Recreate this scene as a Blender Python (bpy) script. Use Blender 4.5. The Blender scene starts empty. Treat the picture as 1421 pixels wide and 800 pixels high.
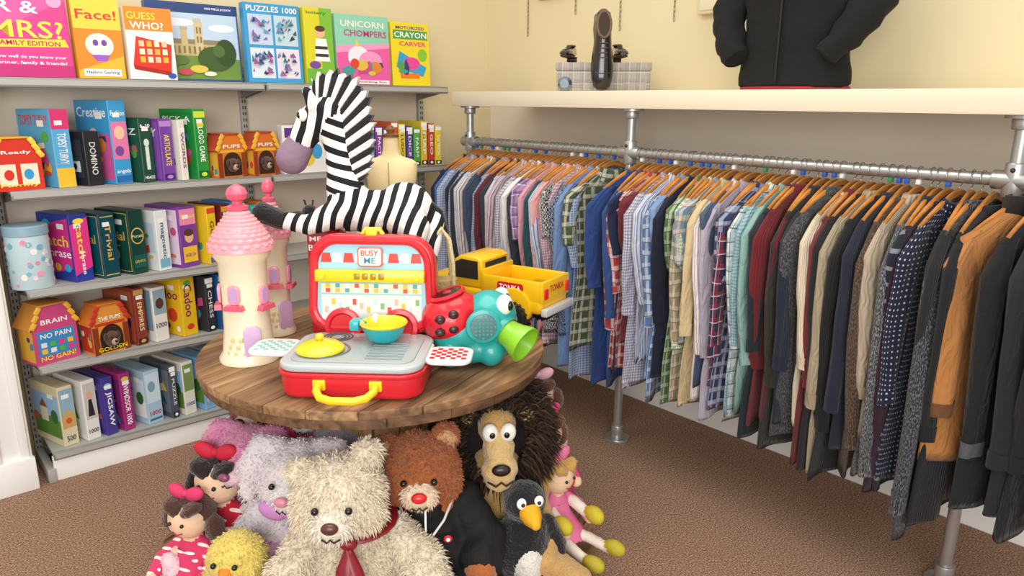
import bpy,bmesh,math,random
from mathutils import Vector as V, Matrix as MX, Euler, noise
random.seed(7)
S=bpy.context.scene
pi=math.pi
# ------------------------------------------------------------ materials
def lin(h):
    h=h.lstrip('#'); c=[int(h[i:i+2],16)/255 for i in (0,2,4)]
    return tuple((x/12.92 if x<=.04045 else ((x+.055)/1.055)**2.4) for x in c)+(1,)
MC={}
def nm(name):
    m=bpy.data.materials.new(name);m.use_nodes=True;nt=m.node_tree
    return m,nt,nt.nodes['Principled BSDF']
def M(h,r=.5,me=0,bs=0,bst=.3,var=0,vs=6,coat=0,sheen=0,bd=.004):
    k=(h,r,me,bs,bst,var,vs,coat,sheen,bd)
    if k in MC: return MC[k]
    m,nt,b=nm('m_'+h.strip('#')); N=nt.nodes;L=nt.links
    c=lin(h); b.inputs['Base Color'].default_value=c;b.inputs['Roughness'].default_value=r;b.inputs['Metallic'].default_value=me
    if coat: b.inputs['Coat Weight'].default_value=coat
    if sheen: b.inputs['Sheen Weight'].default_value=sheen
    tc=N.new('ShaderNodeTexCoord')
    if var:
        n=N.new('ShaderNodeTexNoise');n.inputs['Scale'].default_value=vs;n.inputs['Detail'].default_value=3
        L.new(tc.outputs['Object'],n.inputs['Vector'])
        mx=N.new('ShaderNodeMixRGB');mx.inputs[1].default_value=tuple(x*(1-var) for x in c[:3])+(1,);mx.inputs[2].default_value=tuple(min(1,x*(1+var*.6)) for x in c[:3])+(1,)
        L.new(n.outputs['Fac'],mx.inputs[0]);L.new(mx.outputs[0],b.inputs['Base Color'])
    if bs:
        n=N.new('ShaderNodeTexNoise');n.inputs['Scale'].default_value=bs;n.inputs['Detail'].default_value=2
        L.new(tc.outputs['Object'],n.inputs['Vector'])
        bp=N.new('ShaderNodeBump');bp.inputs['Strength'].default_value=bst;bp.inputs['Distance'].default_value=bd
        L.new(n.outputs['Fac'],bp.inputs['Height']);L.new(bp.outputs[0],b.inputs['Normal'])
    MC[k]=m;return m
def PL(h,r=.3): return M(h,r,coat=.3)          # plastic
def PR(h): return M(h,.35)                     # print
def FUR(h): return M(h,.95,bs=150,bst=1,var=.2,vs=30,sheen=.4,bd=.006)
def WOOD(h,sc=(2,18,18)):
    k=('w',h,sc)
    if k in MC: return MC[k]
    m,nt,b=nm('wood_'+h.strip('#'));N=nt.nodes;L=nt.links;c=lin(h)
    tc=N.new('ShaderNodeTexCoord');mp=N.new('ShaderNodeMapping');mp.inputs['Scale'].default_value=sc
    n=N.new('ShaderNodeTexNoise');n.inputs['Scale'].default_value=2.2;n.inputs['Detail'].default_value=6;n.inputs['Distortion'].default_value=.6
    cr=N.new('ShaderNodeValToRGB');e=cr.color_ramp.elements
    e[0].position=.32;e[0].color=tuple(x*.42 for x in c[:3])+(1,);e[1].position=.68;e[1].color=tuple(min(1,x*1.25) for x in c[:3])+(1,)
    L.new(tc.outputs['Object'],mp.inputs[0]);L.new(mp.outputs[0],n.inputs['Vector']);L.new(n.outputs['Fac'],cr.inputs[0]);L.new(cr.outputs[0],b.inputs['Base Color'])
    bp=N.new('ShaderNodeBump');bp.inputs['Strength'].default_value=.25;bp.inputs['Distance'].default_value=.003
    L.new(n.outputs['Fac'],bp.inputs['Height']);L.new(bp.outputs[0],b.inputs['Normal']);b.inputs['Roughness'].default_value=.55
    MC[k]=m;return m
def FAB(h,st=(),bump='weave',marl=None,dots=None,obj=False):
    """fabric in metre UVs (or object metres); st = stripes (axis, period, width, hex, mix)"""
    k=('f',h,tuple(st),bump,marl,dots,obj)
    if k in MC: return MC[k]
    m,nt,b=nm('fabric_'+h.strip('#'));N=nt.nodes;L=nt.links
    sp=N.new('ShaderNodeSeparateXYZ')
    if obj: uv=N.new('ShaderNodeTexCoord');src=uv.outputs['Object']
    else: uv=N.new('ShaderNodeUVMap');src=uv.outputs[0]
    L.new(src,sp.inputs[0]);AX={'u':sp.outputs[1 if obj else 0],'v':sp.outputs[2 if obj else 1]}
    def mth(op,a,bb=None):
        n=N.new('ShaderNodeMath');n.operation=op
        for i,x in enumerate((a,bb)):
            if x is None: continue
            if isinstance(x,(int,float)): n.inputs[i].default_value=x
            else: L.new(x,n.inputs[i])
        return n.outputs[0]
    rgb=N.new('ShaderNodeRGB');rgb.outputs[0].default_value=lin(h);cur=rgb.outputs[0]
    def mix(fac,hx):
        nonlocal cur
        x=N.new('ShaderNodeMixRGB');L.new(fac,x.inputs[0]);L.new(cur,x.inputs[1]);x.inputs[2].default_value=lin(hx);cur=x.outputs[0]
    for ax,per,wd,hx,mi in st:
        f=mth('FRACT',mth('MULTIPLY',mth('ADD',AX[ax],5+per*.37),1/per))
        mix(mth('MULTIPLY',mth('LESS_THAN',f,wd/per),mi),hx)
    if dots:
        per,rad,hx=dots
        a=mth('SUBTRACT',mth('FRACT',mth('MULTIPLY',mth('ADD',AX['u'],5),1/per)),.5);c2=mth('SUBTRACT',mth('FRACT',mth('MULTIPLY',mth('ADD',AX['v'],5),1/per)),.5)
        mix(mth('LESS_THAN',mth('ADD',mth('MULTIPLY',a,a),mth('MULTIPLY',c2,c2)),rad*rad),hx)
    if marl:
        n=N.new('ShaderNodeTexNoise');n.inputs['Scale'].default_value=150;n.inputs['Detail'].default_value=1
        mpp=N.new('ShaderNodeMapping');mpp.inputs['Scale'].default_value=(2,.7,1);L.new(src,mpp.inputs[0]);L.new(mpp.outputs[0],n.inputs['Vector'])
        mix(mth('GREATER_THAN',n.outputs['Fac'],.53),marl)
    L.new(cur,b.inputs['Base Color']);b.inputs['Roughness'].default_value=.9;b.inputs['Sheen Weight'].default_value=.1
    if bump in('knit','cable'):
        w=N.new('ShaderNodeTexWave') 
        w.inputs['Scale'].default_value=34 if bump=='knit' else 17;w.inputs['Distortion'].default_value=3 if bump=='knit' else 7;w.inputs['Detail'].default_value=1
        L.new(src,w.inputs['Vector']);h0=w.outputs['Fac'];dist=.004
    else:
        n=N.new('ShaderNodeTexNoise');n.inputs['Scale'].default_value=16;n.inputs['Distortion'].default_value=.8
        mpp=N.new('ShaderNodeMapping');mpp.inputs['Scale'].default_value=(1.6,.7,1);L.new(src,mpp.inputs[0]);L.new(mpp.outputs[0],n.inputs['Vector']);h0=n.outputs['Fac'];dist=.022
    bp=N.new('ShaderNodeBump');bp.inputs['Strength'].default_value=.6;bp.inputs['Distance'].default_value=dist
    L.new(h0,bp.inputs['Height']);L.new(bp.outputs[0],b.inputs['Normal'])
    MC[k]=m;return m
# ------------------------------------------------------------ builder
def TR(c=(0,0,0),rot=None,s=None):
    m=MX.Translation(V(c))
    if rot: m=m@Euler(rot).to_matrix().to_4x4()
    if s: m=m@MX.Diagonal((*s,1))
    return m
def reg(o,par=None,loc=(0,0,0),rot=(0,0,0),label=None,cat=None,group=None,kind=None):
    S.collection.objects.link(o)
    if par: o.parent=par
    o.location=loc;o.rotation_euler=rot
    if label:o['label']=label
    if cat:o['category']=cat
    if group:o['group']=group
    if kind:o['kind']=kind
    return o
TXT={}
def textdata(s):
    if s in TXT: return TXT[s]
    cu=bpy.data.curves.new('txt','FONT');cu.body=s;cu.resolution_u=2;cu.offset=.012
    o=bpy.data.objects.new('txt',cu);S.collection.objects.link(o)
    dg=bpy.context.evaluated_depsgraph_get();dg.update()
    me=bpy.data.meshes.new_from_object(o.evaluated_get(dg))
    vs=[v.co.copy() for v in me.vertices];fs=[tuple(p.vertices) for p in me.polygons]
    bpy.data.objects.remove(o);bpy.data.curves.remove(cu);bpy.data.meshes.remove(me)
    if not vs: return ([],[])
    x0=min(v.x for v in vs);x1=max(v.x for v in vs);y0=min(v.y for v in vs);y1=max(v.y for v in vs)
    vs=[((v.x-(x0+x1)/2)/(x1-x0),(v.y-(y0+y1)/2)/(y1-y0)) for v in vs]
    TXT[s]=(vs,fs);return TXT[s]
class B:
    def __init__(s): s.bm=bmesh.new();s.ms=[]
    def add(s,t,mat,mx=None):
        if mx is not None: bmesh.ops.transform(t,matrix=mx,verts=t.verts)
        if mat not in s.ms: s.ms.append(mat)
        i=s.ms.index(mat)
        for f in t.faces: f.material_index=i
        me=bpy.data.meshes.new('t');t.to_mesh(me);t.free();s.bm.from_mesh(me);bpy.data.meshes.remove(me);return s
    def box(s,c,sz,mat,bev=0,seg=2,rot=None):
        t=bmesh.new();bmesh.ops.create_cube(t,size=1);bmesh.ops.scale(t,vec=sz,verts=t.verts)
        if bev: bmesh.ops.bevel(t,geom=t.edges[:],offset=bev,segments=seg,profile=.5,affect='EDGES')
        return s.add(t,mat,TR(c,rot))
    def cyl(s,c,r,h,mat,r2=None,seg=28,rot=None,bev=0):
        t=bmesh.new();bmesh.ops.create_cone(t,cap_ends=True,segments=seg,radius1=r,radius2=r if r2 is None else r2,depth=h)
        if bev: bmesh.ops.bevel(t,geom=[e for e in t.edges if abs(e.verts[0].co.z-e.verts[1].co.z)<1e-5],offset=bev,segments=2,profile=.5,affect='EDGES')
        return s.add(t,mat,TR(c,rot))
    def sph(s,c,r,mat,rot=None,seg=20):
        t=bmesh.new();bmesh.ops.create_uvsphere(t,u_segments=seg,v_segments=max(6,seg*2//3),radius=1)
        if isinstance(r,(int,float)): r=(r,r,r)
        return s.add(t,mat,TR(c,rot,r))
    def lathe(s,prof,mat,c=(0,0,0),rot=None,seg=32,close=False):
        t=bmesh.new();rs=[]
        for r,z in prof: rs.append([t.verts.new((r*math.cos(2*pi*j/seg),r*math.sin(2*pi*j/seg),z)) for j in range(seg)])
        for a,b in zip(rs,rs[1:]):
            for j in range(seg):
                k=(j+1)%seg;t.faces.new((a[j],a[k],b[k],b[j]))
        bmesh.ops.remove_doubles(t,verts=t.verts,dist=1e-6)
        bmesh.ops.recalc_face_normals(t,faces=t.faces)
        return s.add(t,mat,TR(c,rot))
    def tube(s,pts,r,mat,seg=10,cyc=False,flat=1,mx=None):
        pts=[V(p) for p in pts];n=len(pts);t=bmesh.new();rs=[];last=None
        for i,p in enumerate(pts):
            a=pts[(i-1)%n] if (cyc or i) else p;b=pts[(i+1)%n] if (cyc or i<n-1) else p
            d=(b-a).normalized()
            if last is None:
                u=d.cross(V((0,0,1)));
                if u.length<.1:u=d.cross(V((0,1,0)))
            else: u=last-d*last.dot(d)
            u.normalize();last=u;w=d.cross(u);rr=r[i] if isinstance(r,(list,tuple)) else r
            rs.append([t.verts.new(p+u*math.cos(2*pi*j/seg)*rr+w*math.sin(2*pi*j/seg)*rr*flat) for j in range(seg)])
        for i in range(n if cyc else n-1):
            a=rs[i];b=rs[(i+1)%n]
            for j in range(seg):
                k=(j+1)%seg;t.faces.new((a[j],a[k],b[k],b[j]))
        if not cyc: t.faces.new(rs[0][::-1]);t.faces.new(rs[-1])
        bmesh.ops.recalc_face_normals(t,faces=t.faces)
        return s.add(t,mat,mx)
    def poly(s,pts,th,mat,mx=None,bev=0):
        t=bmesh.new();f=t.faces.new([t.verts.new((x,y,0)) for x,y in pts])
        f.normal_update()
        if f.normal.z<0: f.normal_flip()
        if th:
            r=bmesh.ops.extrude_face_region(t,geom=[f]);bmesh.ops.translate(t,vec=(0,0,th),verts=[g for g in r['geom'] if isinstance(g,bmesh.types.BMVert)])
            if bev: bmesh.ops.bevel(t,geom=[e for e in t.edges if abs(e.verts[0].co.z-e.verts[1].co.z)<1e-6],offset=bev,segments=3,profile=.5,affect='EDGES')
            bmesh.ops.recalc_face_normals(t,faces=t.faces)
        return s.add(t,mat,mx)
    def text(s,st,c,w,h,mat,mx,rot=0):
        vs,fs=textdata(st);t=bmesh.new();vv=[t.verts.new((x*w,y*h,0)) for x,y in vs]
        for f in fs:
            try:t.faces.new([vv[i] for i in f])
            except ValueError: pass
        return s.add(t,mat,mx@TR(c,(0,0,rot)))
    def noise(s,amp,sc,seed=0):
        for v in s.bm.verts: v.co+=noise.noise_vector(v.co*sc+V((seed,seed*2,0)))*amp
        return s
    def mesh(s,name):
        for e in s.bm.edges:
            if len(e.link_faces)==2 and e.calc_face_angle(0)>.6: e.smooth=False
        for f in s.bm.faces:f.smooth=True
        me=bpy.data.meshes.new(name);s.bm.to_mesh(me);s.bm.free()
        for m in s.ms: me.materials.append(m)
        return me
    def obj(s,name,*a,**k): return reg(bpy.data.objects.new(name,s.mesh(name)),*a,**k)
def circ(r,n=24,cx=0,cy=0,ry=None): return [(cx+r*math.cos(2*pi*i/n),cy+(ry or r)*math.sin(2*pi*i/n)) for i in range(n)]
def rrect(w,h,r,n=5):
    o=[]
    for sx,sy,a0 in ((1,1,0),(-1,1,pi/2),(-1,-1,pi),(1,-1,1.5*pi)):
        for i in range(n+1):
            a=a0+i*pi/2/n;o.append((sx*(w/2-r)+r*math.cos(a),sy*(h/2-r)+r*math.sin(a)))
    return o
def empty(name,loc,rz,label,cat,group=None):
    return reg(bpy.data.objects.new(name,None),None,loc,(0,0,rz),label,cat,group)
# ------------------------------------------------------------ camera
CAM=V((-2.98,-3.60,1.55));az=math.radians(48.3);th=math.atan(259.5/1010);ro=math.radians(.46)
F=V((math.cos(az),math.sin(az),0));R=V((math.sin(az),-math.cos(az),0));U=V((0,0,1))
fw=F*math.cos(th)-U*math.sin(th);up=F*math.sin(th)+U*math.cos(th)
r2=R*math.cos(ro)+up*math.sin(ro);u2=up*math.cos(ro)-R*math.sin(ro)
cd=bpy.data.cameras.new('camera');cd.lens=1010/1421*36;cd.sensor_width=36;cd.clip_start=.05
co=bpy.data.objects.new('camera',cd);S.collection.objects.link(co)
co.matrix_world=MX(((r2.x,u2.x,-fw.x,CAM.x),(r2.y,u2.y,-fw.y,CAM.y),(r2.z,u2.z,-fw.z,CAM.z),(0,0,0,1)));S.camera=co
CR=math.atan2(R.y,R.x)   # heading of things that face the visitor
def W(Y,lat,z=0): p=CAM+F*Y+R*lat; return (p.x,p.y,z)
# ------------------------------------------------------------ room
wallm=M('#E8D9B2',.85,bs=60,bst=.08,var=.03,vs=1.2)
panelm=M('#E6DAC8',.8,var=.03,vs=1.5)
whitem=M('#FAF9F6',.4,var=.02,vs=3)
B().box((-3.2,.05,1.4),(6.6,.1,2.8),wallm).obj('wall_back',kind='structure')
B().box((.05,-2.9,1.4),(.1,5.8,2.8),wallm).obj('wall_right',kind='structure')
B().box((-.004,-2.9,.76),(.008,5.7,1.52),M('#EFE3D2',.8,var=.03,vs=1.2)).obj('trim_2',kind='structure')
m,nt,b=nm('carpet');N=nt.nodes;L=nt.links
tc=N.new('ShaderNodeTexCoord');n1=N.new('ShaderNodeTexNoise');n1.inputs['Scale'].default_value=170;n1.inputs['Detail'].default_value=5;n1.inputs['Roughness'].default_value=.85
n2=N.new('ShaderNodeTexNoise');n2.inputs['Scale'].default_value=1.6;n2.inputs['Detail'].default_value=3
cr=N.new('ShaderNodeValToRGB');e=cr.color_ramp.elements;e[0].position=.38;e[0].color=lin('#4E3628');e[1].position=.64;e[1].color=lin('#E2C6AE')
x=cr.color_ramp.elements.new(.5);x.color=lin('#9C7862')
mx=N.new('ShaderNodeMixRGB');mx.blend_type='MULTIPLY';mx.inputs[0].default_value=.15
L.new(tc.outputs['Object'],n1.inputs['Vector']);L.new(tc.outputs['Object'],n2.inputs['Vector']);L.new(n1.outputs['Fac'],cr.inputs[0]);L.new(cr.outputs[0],mx.inputs[1]);L.new(n2.outputs['Fac'],mx.inputs[2]);L.new(mx.outputs[0],b.inputs['Base Color'])
bp=N.new('ShaderNodeBump');bp.inputs['Strength'].default_value=.35;bp.inputs['Distance'].default_value=.002;L.new(n1.outputs['Fac'],bp.inputs['Height']);L.new(bp.outputs[0],b.inputs['Normal']);b.inputs['Roughness'].default_value=1
b.inputs['Specular IOR Level'].default_value=.1
B().box((-3.2,-2.9,-.05),(6.6,5.8,.1),m).obj('floor',kind='structure')
B().box((-.025,-2.92,.075),(.05,5.76,.15),whitem,.004).box((-.034,-2.92,.158),(.026,5.76,.016),whitem,.004).obj('baseboard_right',kind='structure')
t=B().box((-2.72,-.15,1.4),(.16,.3,2.8),whitem,.004);t.box((-2.665,-.306,1.4),(.03,.012,2.8),whitem,.004).box((-2.76,-.31,1.4),(.03,.02,2.8),whitem,.006)
t.box((-2.72,-.31,.07),(.17,.03,.14),whitem,.004).obj('trim_1',kind='structure')
# ------------------------------------------------------------ shelving
grey=M('#8F8F8C',.4,.3);slot=M('#3A3A3A',.6);lgrey=M('#B4B3AE',.45,.15)
SH=empty('shelving_unit',(-1.55,-.16,0),0,'grey metal retail shelving with cream back panels and five tiers','shelving')
ox,oy=1.55,.16
def shp(bd,name,**k): return bd.obj(name,SH,(ox,oy,0),**k)
for x0,x1 in ((-2.575,-1.55),(-1.55,-.525)):
    t=B();c=(x0+x1)/2
    for i in range(5): t.box((c,-.022,.2+i*.31),(x1-x0-.03,.012,.3105),panelm,.001)
    shp(t,'back_panel')
    for z,d in ((1.62,.31),(1.205,.31),(.82,.31),(.505,.31),(.13,.31)):
        t=B().box((c,-.03-(d-.03)/2,z-.006),(x1-x0-.006,d-.03,.012),lgrey,.002)
        t.box((c,-d-.002,z-.016),(x1-x0-.006,.008,.036),grey,.003).box((c,-d-.007,z-.016),(x1-x0-.02,.004,.02),lgrey)
        for xx in (x0+.012,x1-.012):
            t.poly([(-.03,z-.012),(-.3,z-.012),(-.28,z-.03),(-.03,z-.07)],.004,grey,MX(((0,0,1,xx),(1,0,0,0),(0,1,0,0),(0,0,0,1))))
        shp(t,'shelf')
    shp(B().box((c,-.292,.055),(x1-x0,.02,.11),whitem,.003),'base_panel')
for xx in (-2.585,-1.55,-.52):
    t=B().box((xx,-.032,.85),(.03,.03,1.7),lgrey,.003)
    for i in range(56): t.box((xx-.006,-.0475,.06+i*.029),(.005,.002,.015),slot).box((xx+.006,-.0475,.06+i*.029),(.005,.002,.015),slot)
    t.box((xx,-.17,.03),(.03,.28,.06),lgrey,.003);shp(t,'upright')
# ------------------------------------------------------------ boxes of games
FM=lambda w,d,h:MX(((1,0,0,-w/2),(0,0,-1,-d/2),(0,1,0,0),(0,0,0,1)))
SM=lambda w,d,h:MX(((0,0,-1,-w/2),(-1,0,0,d/2),(0,1,0,0),(0,0,0,1)))
def draw(items,mx,w,h,par):
    a=B();b=B();na=nb=0
    for k,it in enumerate(items):
        e=.0005+.0002*k;q=it[0]
        if q=='r': x0,y0,x1,y1=it[1]*w,it[2]*h,it[3]*w,it[4]*h;a.poly([(x0,y0),(x1,y0),(x1,y1),(x0,y1)],0,PR(it[5]),mx@TR((0,0,e)));na+=1
        elif q=='e': a.poly(circ(it[3]*w,20,it[1]*w,it[2]*h,it[4]*h),0,PR(it[5]),mx@TR((0,0,e)));na+=1
        elif q=='p': a.poly([(x*w,y*h) for x,y in it[1]],0,PR(it[2]),mx@TR((0,0,e)));na+=1
        elif q=='t' and it[5]: b.text(it[5],(it[1]*w,it[2]*h,e+.0006),it[3]*(h if len(it)>7 and abs(it[7])>1 else w),it[4]*(w if len(it)>7 and abs(it[7])>1 else h),PR(it[6]),mx,it[7] if len(it)>7 else 0);nb+=1
    if na:a.obj('printed_panel',par)
    else:a.bm.free()
    if nb:b.obj('lettering',par)
    else:b.bm.free()
rd=random.Random(5)
PALC=['#D84A38','#E0BC4A','#4A92C0','#5AA052','#C85088','#74509A','#F0EADC','#303C78','#DC8A38','#3FA09A']
def deco(n,y0=.08,y1=.68,seed=0):
    r=random.Random(seed);o=[]
    for i in range(n):
        c=r.choice(PALC);x=r.uniform(.18,.82);y=r.uniform(y0+.08,y1-.08)
        if r.random()<.45: o.append(('e',x,y,r.uniform(.05,.13),r.uniform(.03,.09),c))
        elif r.random()<.5: a=r.uniform(.06,.14);b=r.uniform(.03,.1);o.append(('p',[(x-a,y-b),(x+a,y-b*.6),(x+a*.8,y+b),(x-a*.7,y+b*.7)],c))
        else: a=r.uniform(.05,.11);o.append(('p',[(x-a,y-a*.8),(x+a,y-a*.8),(x,y+a)],c))
    return o
GN=[0]
def gbox(label,c,w,d,h,col,front=(),side=(),rz=0,group=None,name='board_game_box',cat='board game',lean=0,sticker=True):
    GN[0]+=1;k=GN[0]
    o=B().box((0,0,h/2),(w,d,h),PR(col),.002,1).obj(name,None,c,(lean,0,rz),label,cat,group)
    front=list(front);side=list(side)
    if sticker and k%3!=1: front.append(('r',.2,.80,.2+min(.75,.03/w),.80+.018/h,'#F6F6F2'))
    if d>.1:
        if not side: side=[('r',.05,.05,.95,.95,col)]
        if len(side)<6: side=side+deco(9,seed=k)
        if k%2: side.append(('r',.62,.78,.82,.86,'#F6F6F2'))
    if front:draw(front,FM(w,d,h),w,h,o)
    if side and d>.1:draw(side,SM(w,d,h),d,h,o)
    return o
q=pi/2
def spine(t,tc,a='#FFFFFF',b='#222222',r=-q): # spine with a title running down it
    return [('r',0.03,.02,.97,.12,b),('r',.03,.88,.97,.97,a),('t',.5,.5,.5,.45,t,tc,r),('e',.5,.07,.25,.03,a)]
def row(z,grp,rows,dx=0,rz=0):
    for r in rows:
        label,x0,x1,h,col,fr,sd=r[:7];o=r[7] if len(r)>7 else {}
        d=o.get('d',.22 if rz else .25);ln=o.get('lean',0);a=0 if ln or 'flat' in o else rz
        if a: xc=(x0+x1)/2+dx-math.sin(a)*d/2;yc=-.285+math.cos(a)*d/2+(x1-x0)*.5*math.sin(a)+o.get('b',0)
        else:
            yf=min(o.get('y',-.29),-.036-d-(.05*h if ln else 0));xc=(x0+x1)/2+dx;yc=yf+d/2
        gbox(label,(xc,yc,z+.0005+(.0016 if ln else 0)),x1-x0,d,h,col,fr,sd,rz=a+o.get('rz',0),group=grp,name=o.get('n','board_game_box'),cat=o.get('c','board game'),lean=ln,sticker=not ln)
JP={'n':'jigsaw_puzzle_box','c':'jigsaw puzzle'}
def jp(**k): return dict(JP,**k)
def scenery(sky='#9CC3E6',land='#5E8B3A',b='#E9E0C8',frame='#FFFFFF'):
    return [('r',.04,.12,.96,.84,sky),('p',[(.04,.12),(.96,.12),(.96,.42),(.7,.5),(.4,.4),(.04,.46)],land),('r',.3,.36,.55,.6,b),('p',[(.28,.6),(.57,.6),(.42,.75)],'#8A5A44'),('e',.78,.48,.12,.12,'#2F6B33'),('e',.12,.4,.1,.08,'#D7644A')]
# top tier, covers facing out
T=1.6205
row(T,'game boxes on the top shelf',[
 ('hot pink family quiz game box with large white letters',-2.57,-2.292,.315,'#E0408F',
   [('p',[(0,.45),(1,.9),(1,1),(0,1)],'#EE5BA4'),('r',0,0,1,.14,'#C22A78'),('t',.36,.80,.6,.14,'?R &','#FFFFFF'),('t',.5,.55,.86,.2,'MRS?','#F4E04E'),('p',[(.03,.33),(.97,.36),(.93,.45),(.05,.42)],'#F6D83C'),('t',.5,.39,.74,.055,'FAMILY EDITION','#B01C66'),('t',.5,.23,.84,.045,'How well do you know your','#FFFFFF'),('t',.5,.16,.84,.045,'partner, family & friends?','#FFFFFF'),('e',.86,.88,.09,.07,'#F6A6CE')],[],dict(d=.06,y=-.26,lean=-.05)),
 ('yellow and orange face guessing game box',-2.282,-2.115,.30,'#F2B632',
   [('r',0,.62,1,1,'#F7D046'),('p',[(0,.1),(1,.3),(1,.62),(0,.62)],'#F08A24'),('t',.5,.8,.85,.12,'Face!','#E23B2E'),('e',.5,.42,.3,.15,'#F6EFE0'),('e',.42,.45,.06,.04,'#7A3FA0'),('e',.6,.45,.06,.04,'#7A3FA0'),('p',[(.3,.3),(.7,.3),(.62,.22),(.4,.22)],'#9B5CC4'),('r',.1,.03,.9,.12,'#F6F0E4'),('t',.5,.075,.7,.05,'Hasbro Gaming','#2B57A5')],[],dict(d=.06,y=-.285,lean=-.05)),
 ('white and orange character guessing game box with red trays',-2.105,-1.925,.28,'#F4F1EA',
   [('r',0,.68,1,1,'#F08A24'),('t',.35,.88,.6,.1,'GUESS','#F9E04C'),('t',.45,.75,.7,.1,'WHO?','#FFFFFF'),('p',[(.08,.2),(.88,.12),(.94,.5),(.2,.6)],'#D9301F'),('p',[(.1,.14),(.88,.06),(.88,.12),(.08,.2)],'#A81E14')]+[('r',.24+.16*i,.24+.11*j,.35+.16*i,.32+.11*j,['#F3B23E','#F6E3C0','#E9C8A0'][(i+j)%3]) for i in range(4) for j in range(3)]+[('e',.88,.06,.09,.04,'#2B57A5')],[],dict(d=.05,y=-.31,lean=-.05)),
 ('wide jigsaw box with cathedral and gardens photograph',-1.99,-1.605,.325,'#3C5B8C',
   [('r',.0,.88,1,1,'#27437B'),('t',.78,.94,.3,.035,'1000 PIECE JIGSAW','#FFFFFF'),('r',.02,.03,.98,.87,'#BFD4E8'),('e',.3,.75,.2,.05,'#E6EEF4'),('e',.8,.7,.15,.05,'#E6EEF4'),('p',[(.02,.03),(.98,.03),(.98,.3),(.5,.36),(.02,.28)],'#6F8F3C'),('r',.16,.33,.84,.48,'#C4B07C'),('p',[(.16,.48),(.84,.48),(.8,.54),(.2,.54)],'#8E8468'),('r',.34,.33,.41,.66,'#CDBA86'),('r',.49,.33,.58,.76,'#D2C08E')]+[('r',.49+.022*i,.76,.502+.022*i,.81,'#CDBA86') for i in range(4)]+[('r',.34+.02*i,.66,.352+.02*i,.70,'#C0AC78') for i in range(4)]+[('r',.512+.035*(i%2),.62-.12*(i//2),.528+.035*(i%2),.70-.12*(i//2),'#85754C') for i in range(4)]+[('r',.19+.055*i,.36,.21+.055*i,.45,'#85754C') for i in range(12)]+[('e',.7,.3,.2,.16,'#3E5A2A'),('e',.82,.38,.12,.18,'#2F4A22'),('e',.74,.40,.07,.08,'#4E6C34'),('e',.16,.25,.14,.12,'#4C6A2E'),('e',.07,.34,.09,.16,'#38562A'),('e',.3,.27,.1,.06,'#5A7A38'),('e',.5,.16,.1,.05,'#D9C24A'),('e',.35,.12,.08,.04,'#C94A5A'),('e',.62,.1,.07,.03,'#E8E0D0')],[],jp(d=.045,y=-.20,lean=-.04)),
 ('blue jigsaw box with four picture windows',-1.60,-1.335,.345,'#3D9AD0',
   [('t',.5,.93,.9,.07,'PUZZLES 1000','#FFFFFF')]+[('r',.06+.46*i,.06+.42*j,.48+.46*i,.44+.42*j,('#D8E4EE','#C3D2EA','#E6DDEB','#BFD8E0')[i*2+j]) for i in (0,1) for j in (0,1)]+[('p',[(x,y),(x+rd.uniform(.03,.12),y+rd.uniform(-.01,.04)),(x+rd.uniform(.0,.07),y+rd.uniform(.04,.09))],rd.choice(['#3A4A7A','#A94F8C','#2E7F8C','#7A6AB0','#30384A','#5AA0C8'])) for x,y in [(rd.uniform(.07,.37)+.46*(i%2),rd.uniform(.08,.35)+.42*((i//2)%2)) for i in range(84)]],[],jp(d=.045,y=-.26,lean=-.04)),
 ('narrow yellow and green toy box',-1.325,-1.18,.345,'#D9D22E',
   [('r',0,.0,1,.2,'#6DB33F'),('r',.55,0,1,1,'#7DBB3C'),('t',.45,.93,.7,.05,'lottery','#2E7D32'),('e',.55,.68,.17,.07,'#E9B892'),('e',.55,.73,.18,.04,'#5A3A22'),('p',[(.3,.3),(.85,.3),(.75,.6),(.38,.6)],'#F3F0EE'),('r',.33,.36,.8,.4,'#3B3B3B'),('r',.34,.46,.78,.5,'#3B3B3B'),('e',.3,.25,.2,.05,'#7C4DA0'),('e',.75,.1,.18,.05,'#E0533A'),('t',.4,.05,.6,.04,'business','#FFFFFF')],[],dict(d=.05,y=-.28,lean=-.04)),
 ('mint and pink unicorn feeding game box',-1.165,-.865,.33,'#8FD0B4',
   [('r',0,0,1,.55,'#E85FA5'),('p',[(0,.45),(1,.55),(1,.62),(0,.55)],'#F29BC8'),('t',.5,.87,.8,.09,'UNICORN','#F6F2E8'),('t',.55,.74,.8,.09,'CHOMPERS','#C0347E'),('e',.4,.4,.2,.16,'#F7EAF4'),('e',.62,.35,.22,.14,'#F29BC8'),('p',[(.35,.55),(.42,.55),(.36,.68)],'#F5D04A')]+deco(9,.02,.4,11)+[('r',.04,.01,.96,.07,'#F6F0E4'),('t',.5,.04,.8,.035,'twist feeding fun','#C0347E')],[],dict(d=.055,y=-.28,lean=-.04)),
 ('yellow crayon carving craft box with pink tool',-.845,-.61,.315,'#F0D926',
   [('t',.5,.92,.75,.05,'MOTORIZED','#3A3A8A'),('r',.05,.74,.95,.88,'#48A04A'),('t',.5,.81,.85,.09,'CRAYON','#FFFFFF'),('t',.55,.67,.7,.07,'CARVER','#E0308A'),('p',[(.1,.3),(.8,.15),(.9,.3),(.2,.55)],'#2EA5D8'),('e',.5,.36,.22,.1,'#E84A9A'),('r',.2,.12,.7,.2,'#F07A24'),('e',.8,.5,.12,.1,'#86C440')]+deco(4,.0,.5,12),[],dict(d=.055,y=-.27,lean=-.04))])
def trivia(c,t,tc,extra=()): return [('r',.05,.04,.95,.96,c),('t',.5,.78,.8,.12,t,tc)]+list(extra)
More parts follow.
